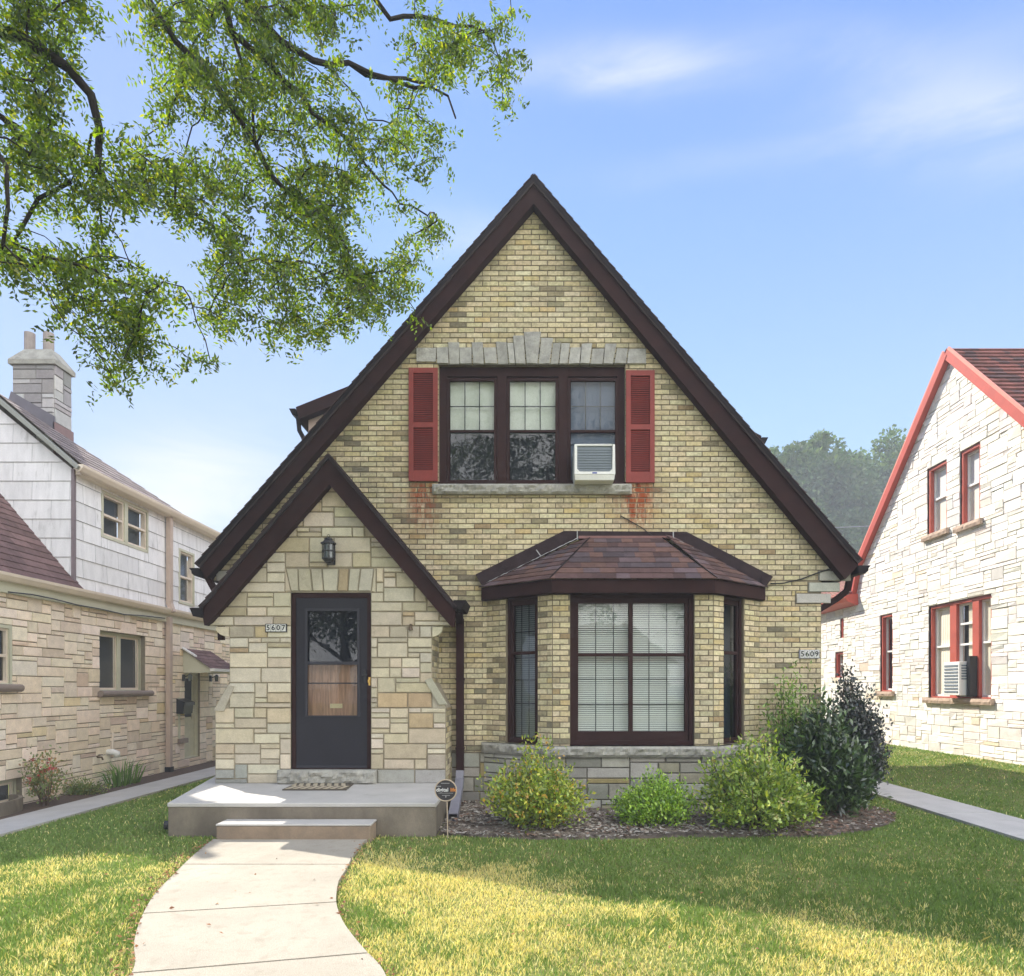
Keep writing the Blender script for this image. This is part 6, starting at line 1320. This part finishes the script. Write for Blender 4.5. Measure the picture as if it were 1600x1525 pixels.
# ------------------------------------------------------------------ honey locust overhead
def locust():
    r = np.random.default_rng(77); T = (-6.4, 3.2); t = thing('honey_locust', 'honey locust tree with small leaflets hanging in from the upper left', 'tree', (T[0], T[1], 0))
    nodes = []; par = []; 
    def add(p, pa): nodes.append(np.array(p, float)); par.append(pa); return len(nodes)-1
    def limb(pts, start, step=.16, wob=.02):
        i = start
        for p in pts:
            p = np.array(p, float); q = nodes[i]; n = max(1, int(np.linalg.norm(p-q)/step)); base = q.copy()
            for k in range(1, n+1): i = add(base+(p-base)*k/n+r.normal(size=3)*wob*(k < n), i)
        return i
    root = add((T[0], T[1], -.1), -1); tr = limb([(T[0]+.05, T[1], 1.5), (T[0], T[1]+.1, 3.2), (T[0]+.2, T[1]+.1, 4.6)], root)
    # depth for a limb is given per point, positions follow the photograph
    A = lambda L: [at(px, py, Y) for px, py, Y in L]
    hub = limb([(T[0]+.6, T[1]+.5, 6.2)], tr)
    limb(A([(-230, -50, 4.4), (-60, 10, 4.6), (40, 62, 4.75), (105, 105, 4.9), (142, 148, 5.0), (155, 200, 5.05), (153, 265, 5.1), (185, 310, 5.15), (235, 280, 5.2), (290, 265, 5.3)]), hub); nA = len(nodes)
    limb([at(110, 285, 5.0), at(60, 310, 4.95), at(20, 380, 4.9)], len(nodes)-14)
    hub2 = limb([at(-150, -330, 4.2), at(60, -230, 4.5)], hub)
    limb(A([(180, -90, 4.8), (232, 0, 5.0), (275, 65, 5.1), (330, 120, 5.2), (360, 165, 5.3), (400, 225, 5.4), (420, 270, 5.5), (470, 330, 5.55), (520, 350, 5.6)]), hub2)
    hub3 = limb([at(230, -260, 4.9), at(330, -130, 5.1)], hub2)
    limb(A([(350, 0, 5.4), (362, 50, 5.5), (380, 105, 5.6), (395, 160, 5.7), (400, 230, 5.8), (425, 280, 5.85)]), hub3)
    l4 = limb(A([(370, -30, 5.2), (400, 25, 5.3), (440, 65, 5.4), (490, 95, 5.6), (545, 98, 5.8), (600, 122, 6.0), (660, 130, 6.2), (700, 95, 6.3)]), hub3)
    limb(A([(700, 150, 6.2), (712, 185, 6.25)]), l4-6); limb(A([(545, 220, 5.8), (600, 290, 5.9)]), l4-18)
    hub5 = limb([at(480, -180, 5.6)], hub3); limb(A([(560, -40, 6.0), (610, 30, 6.2), (680, 30, 6.4), (760, 50, 6.6)]), hub5)
    limb(A([(-200, 60, 3.9), (-60, 160, 4.1), (10, 260, 4.2), (5, 380, 4.3)]), hub)
    nlimb = len(nodes); limbr = {}
    chl = [[] for _ in nodes]
    for i in range(1, nlimb): chl[par[i]].append(i)
    for i in range(nlimb-1, -1, -1): limbr[i] = max([limbr[c] for c in chl[i]], default=.008)+(.0040 if i < nA else .0019)
    # attraction points fill the crown volume
    reg = [(-500, -500), (760, -500), (800, -60), (808, 60), (800, 150), (800, 235), (735, 262), (700, 330), (665, 375), (640, 440), (650, 490), (590, 500), (520, 512), (455, 545), (405, 520), (372, 470), (352, 520), (345, 585), (300, 560), (250, 590), (205, 622), (150, 600), (185, 560), (120, 520), (62, 490), (60, 455), (140, 440), (60, 425), (20, 430), (-120, 450), (-500, 460)]
    def Ydep(px, py): return 4.7+1.4*np.clip((px+100)/850, 0, 1)+r.uniform(-.65, .65)
    pts = []; tries = 0
    while len(pts) < 800 and tries < 20000:
        tries += 1; px, py = r.uniform(-420, 815), r.uniform(-420, 625)
        if not inpoly(np.array([px]), np.array([py]), reg)[0]: continue
        if px < 0 or py < 0:
            if r.random() < .55: continue
        # clumped gaps
        g = float(vn(px, py, 1/75., 21))*.6+float(vn(px, py, 1/30., 22))*.4
        lo = .43 if py < 350 else .37
        if g < lo+.06*(px > 0 and py < 60) : continue
        pts.append(at(px, py, Ydep(px, py)))
    pts = np.array(pts); N = np.array(nodes); d = np.sqrt(((pts[:, None, :]-N[None])**2).sum(-1)).min(1); order = np.argsort(d)
    tips = []
    for k in order:
        p = pts[k]; N = np.array(nodes); v = N-p; dist = np.sqrt((v**2).sum(1))+np.maximum(0, p[2]-N[:, 2])*.9; dist[:root+20] += 5; j = int(np.argmin(dist)); q = N[j]; L = np.linalg.norm(p-q)
        if L < .06: tips.append((j, p)); continue
        n = max(1, int(L/.10)); up = np.array([0, 0, 1])*L*.13; i = j
        for s in range(1, n+1): u = s/n; i = add(q+(p-q)*u+up*4*u*(1-u)+r.normal(size=3)*.012*(s < n), i)
        tips.append((i, p))
    # radii from descendants
    cnt = np.ones(len(nodes))*.6
    for i in range(len(nodes)-1, 0, -1): cnt[par[i]] += cnt[i] if True else 0
    leafcount = np.zeros(len(nodes)); ch = [[] for _ in nodes]
    for i in range(1, len(nodes)): ch[par[i]].append(i)
    for i in range(len(nodes)-1, -1, -1): leafcount[i] = sum(leafcount[c] for c in ch[i]) if ch[i] else 1
    rad = .0042*leafcount**.44
    for i in range(nlimb):       # the big limbs keep a visible thickness
        dpt = 0; rad[i] = max(rad[i], limbr.get(i, .0))
    m = Mb(); mt = Mb(); done = set()
    stack = [(0, [0])]
    # chains
    def chain(s, p0):
        c = [p0, s] if p0 >= 0 else [s]
        while ch[c[-1]]:
            k = max(ch[c[-1]], key=lambda q: leafcount[q]); 
            for o in ch[c[-1]]:
                if o != k: todo.append((o, c[-1]))
            c.append(k)
        return c
    todo = [(0, -1)]; tz = 4.4
    while todo:
        s, p0 = todo.pop(); c = chain(s, p0); P = [nodes[i] for i in c]; rr = [min(rad[i], rad[c[1]] if len(c) > 1 else rad[i]) if n_ == 0 and p0 >= 0 else rad[i] for n_, i in enumerate(c)]
        big = rr[0] > .018
        if s == 0:
            kk = next(i for i, p in enumerate(P) if p[2] > tz); trp = P[:kk+1]; mt.tube(trp, [max(.17-.01*i/kk, rr[i]) for i in range(kk+1)], 12); P = P[kk:]; rr = rr[kk:]; rr[0] = max(rr[0], .1)
        m.tube(P, rr, 7 if big else 4, cap=False)
    mt.build('trunk', MAT['bark'], t); m.build('branch', MAT['bark'], t, smooth=True)
    # compound leaves around the tips and along the twigs
    C, D, Nn, K = [], [], [], []
    tw = Mb()
    def spray(p, nleaf, spread):
        for _ in range(nleaf):
            a = r.uniform(0, 6.283); d = np.array([math.cos(a), math.sin(a), r.uniform(-1.3, .25)]); d /= np.linalg.norm(d); o = p+r.normal(size=3)*spread; Lr = r.uniform(.11, .20); nn = 6
            s = np.cross(d, r.normal(size=3)); s /= np.linalg.norm(s); nrm = np.cross(s, d); k = r.uniform(.65, 1.35)
            for q in range(nn):
                u = (q+1)/nn; c = o+d*Lr*u+np.array([0, 0, -.03*u*u])
                for sg in (-1, 1): C.append(c); D.append(s*sg+d*.35+r.normal(size=3)*.35); Nn.append(nrm+r.normal(size=3)*.7); K.append(k)
    for (i, p) in tips: spray(p, 8, .042); 
    for (i, p) in tips:
        j = i
        for s in range(5):
            j = par[j]
            if j < 30: break
            if r.random() < .22: spray(nodes[j]+np.array([0, 0, -.01]), 2, .04)
    C, D, Nn, K = map(np.array, (C, D, Nn, K)); n = len(C); pal = np.array([(.045, .078, .009), (.075, .115, .012), (.028, .05, .008), (.13, .145, .016)]); cc = pal[r.choice(4, n, p=[.4, .25, .25, .1])]*K[:, None]*r.uniform(.85, 1.15, (n, 1))
    leaves('crown', C, D, Nn, r.uniform(.034, .056, n), r.uniform(.015, .024, n), cc, MAT['leaf'], t, .1)
    print('locust', len(nodes), n)
locust()

# dry leaf litter along the walk edge, small drain pipe
def litter():
    n = 420; y = rng.uniform(3.3, 6.3, n); wl = np.array([smooth_at(WL, v) for v in y]); wr = np.array([smooth_at(WR, v) for v in y]); side = rng.random(n) < .62
    x = np.where(side, wl-np.abs(rng.normal(0, .07, n))+.01, wr+np.abs(rng.normal(0, .05, n))); far = rng.random(n) < .22; x = np.where(far, rng.uniform(-4, 3.8, n), x); 
    c = np.stack([x, y, np.where((x > wl) & (x < wr), .03, .03+rng.uniform(-.01, .008, n))], 1)
    D = rng.normal(size=(n, 3)); D[:, 2] *= .25; N_ = rng.normal(size=(n, 3))*.5+np.array([0, 0, 1]); pal = np.array([(.30, .13, .05), (.22, .10, .05), (.36, .2, .08), (.16, .08, .04)])
    o = leaves('leaf_litter', c, D, N_, rng.uniform(.015, .04, n), rng.uniform(.01, .022, n), pal[rng.integers(0, 4, n)], MAT['chips'], None, .2); o['kind'] = 'stuff'; tag(o, 'small dry brown leaves scattered in the grass along the front walk', 'leaves')
litter()
t = thing('drain_pipe', 'short black drain pipe end poking out at the left foot of the porch', 'pipe', (-3.75, 6.95, 0)); m = Mb(); m.tube([(-3.6, 7.0, .05), (-3.86, 6.92, .05)], .04, 10); m.build('pipe', MAT['black'], t); m = Mb(); m.tube([(-3.83, 6.93, .05), (-3.87, 6.92, .05)], .047, 10); m.build('collar', MAT['black'], t)
if HAZE:
    m = Mb(); m.box(-425, 425, -65, 620, -1.6, 18); m.build('haze', None, None); hz = bpy.data.objects['haze']; hz['kind'] = 'stuff'
    hm = bpy.data.materials.new('thin_haze'); hm.use_nodes = True; nt = hm.node_tree; nt.nodes.clear(); pv = node(nt, 'ShaderNodeVolumePrincipled', {'Color': (.86, .93, 1, 1), 'Density': HAZE}); o_ = nt.nodes.new('ShaderNodeOutputMaterial'); nt.links.new(pv.outputs[0], o_.inputs['Volume']); hz.data.materials.append(hm)
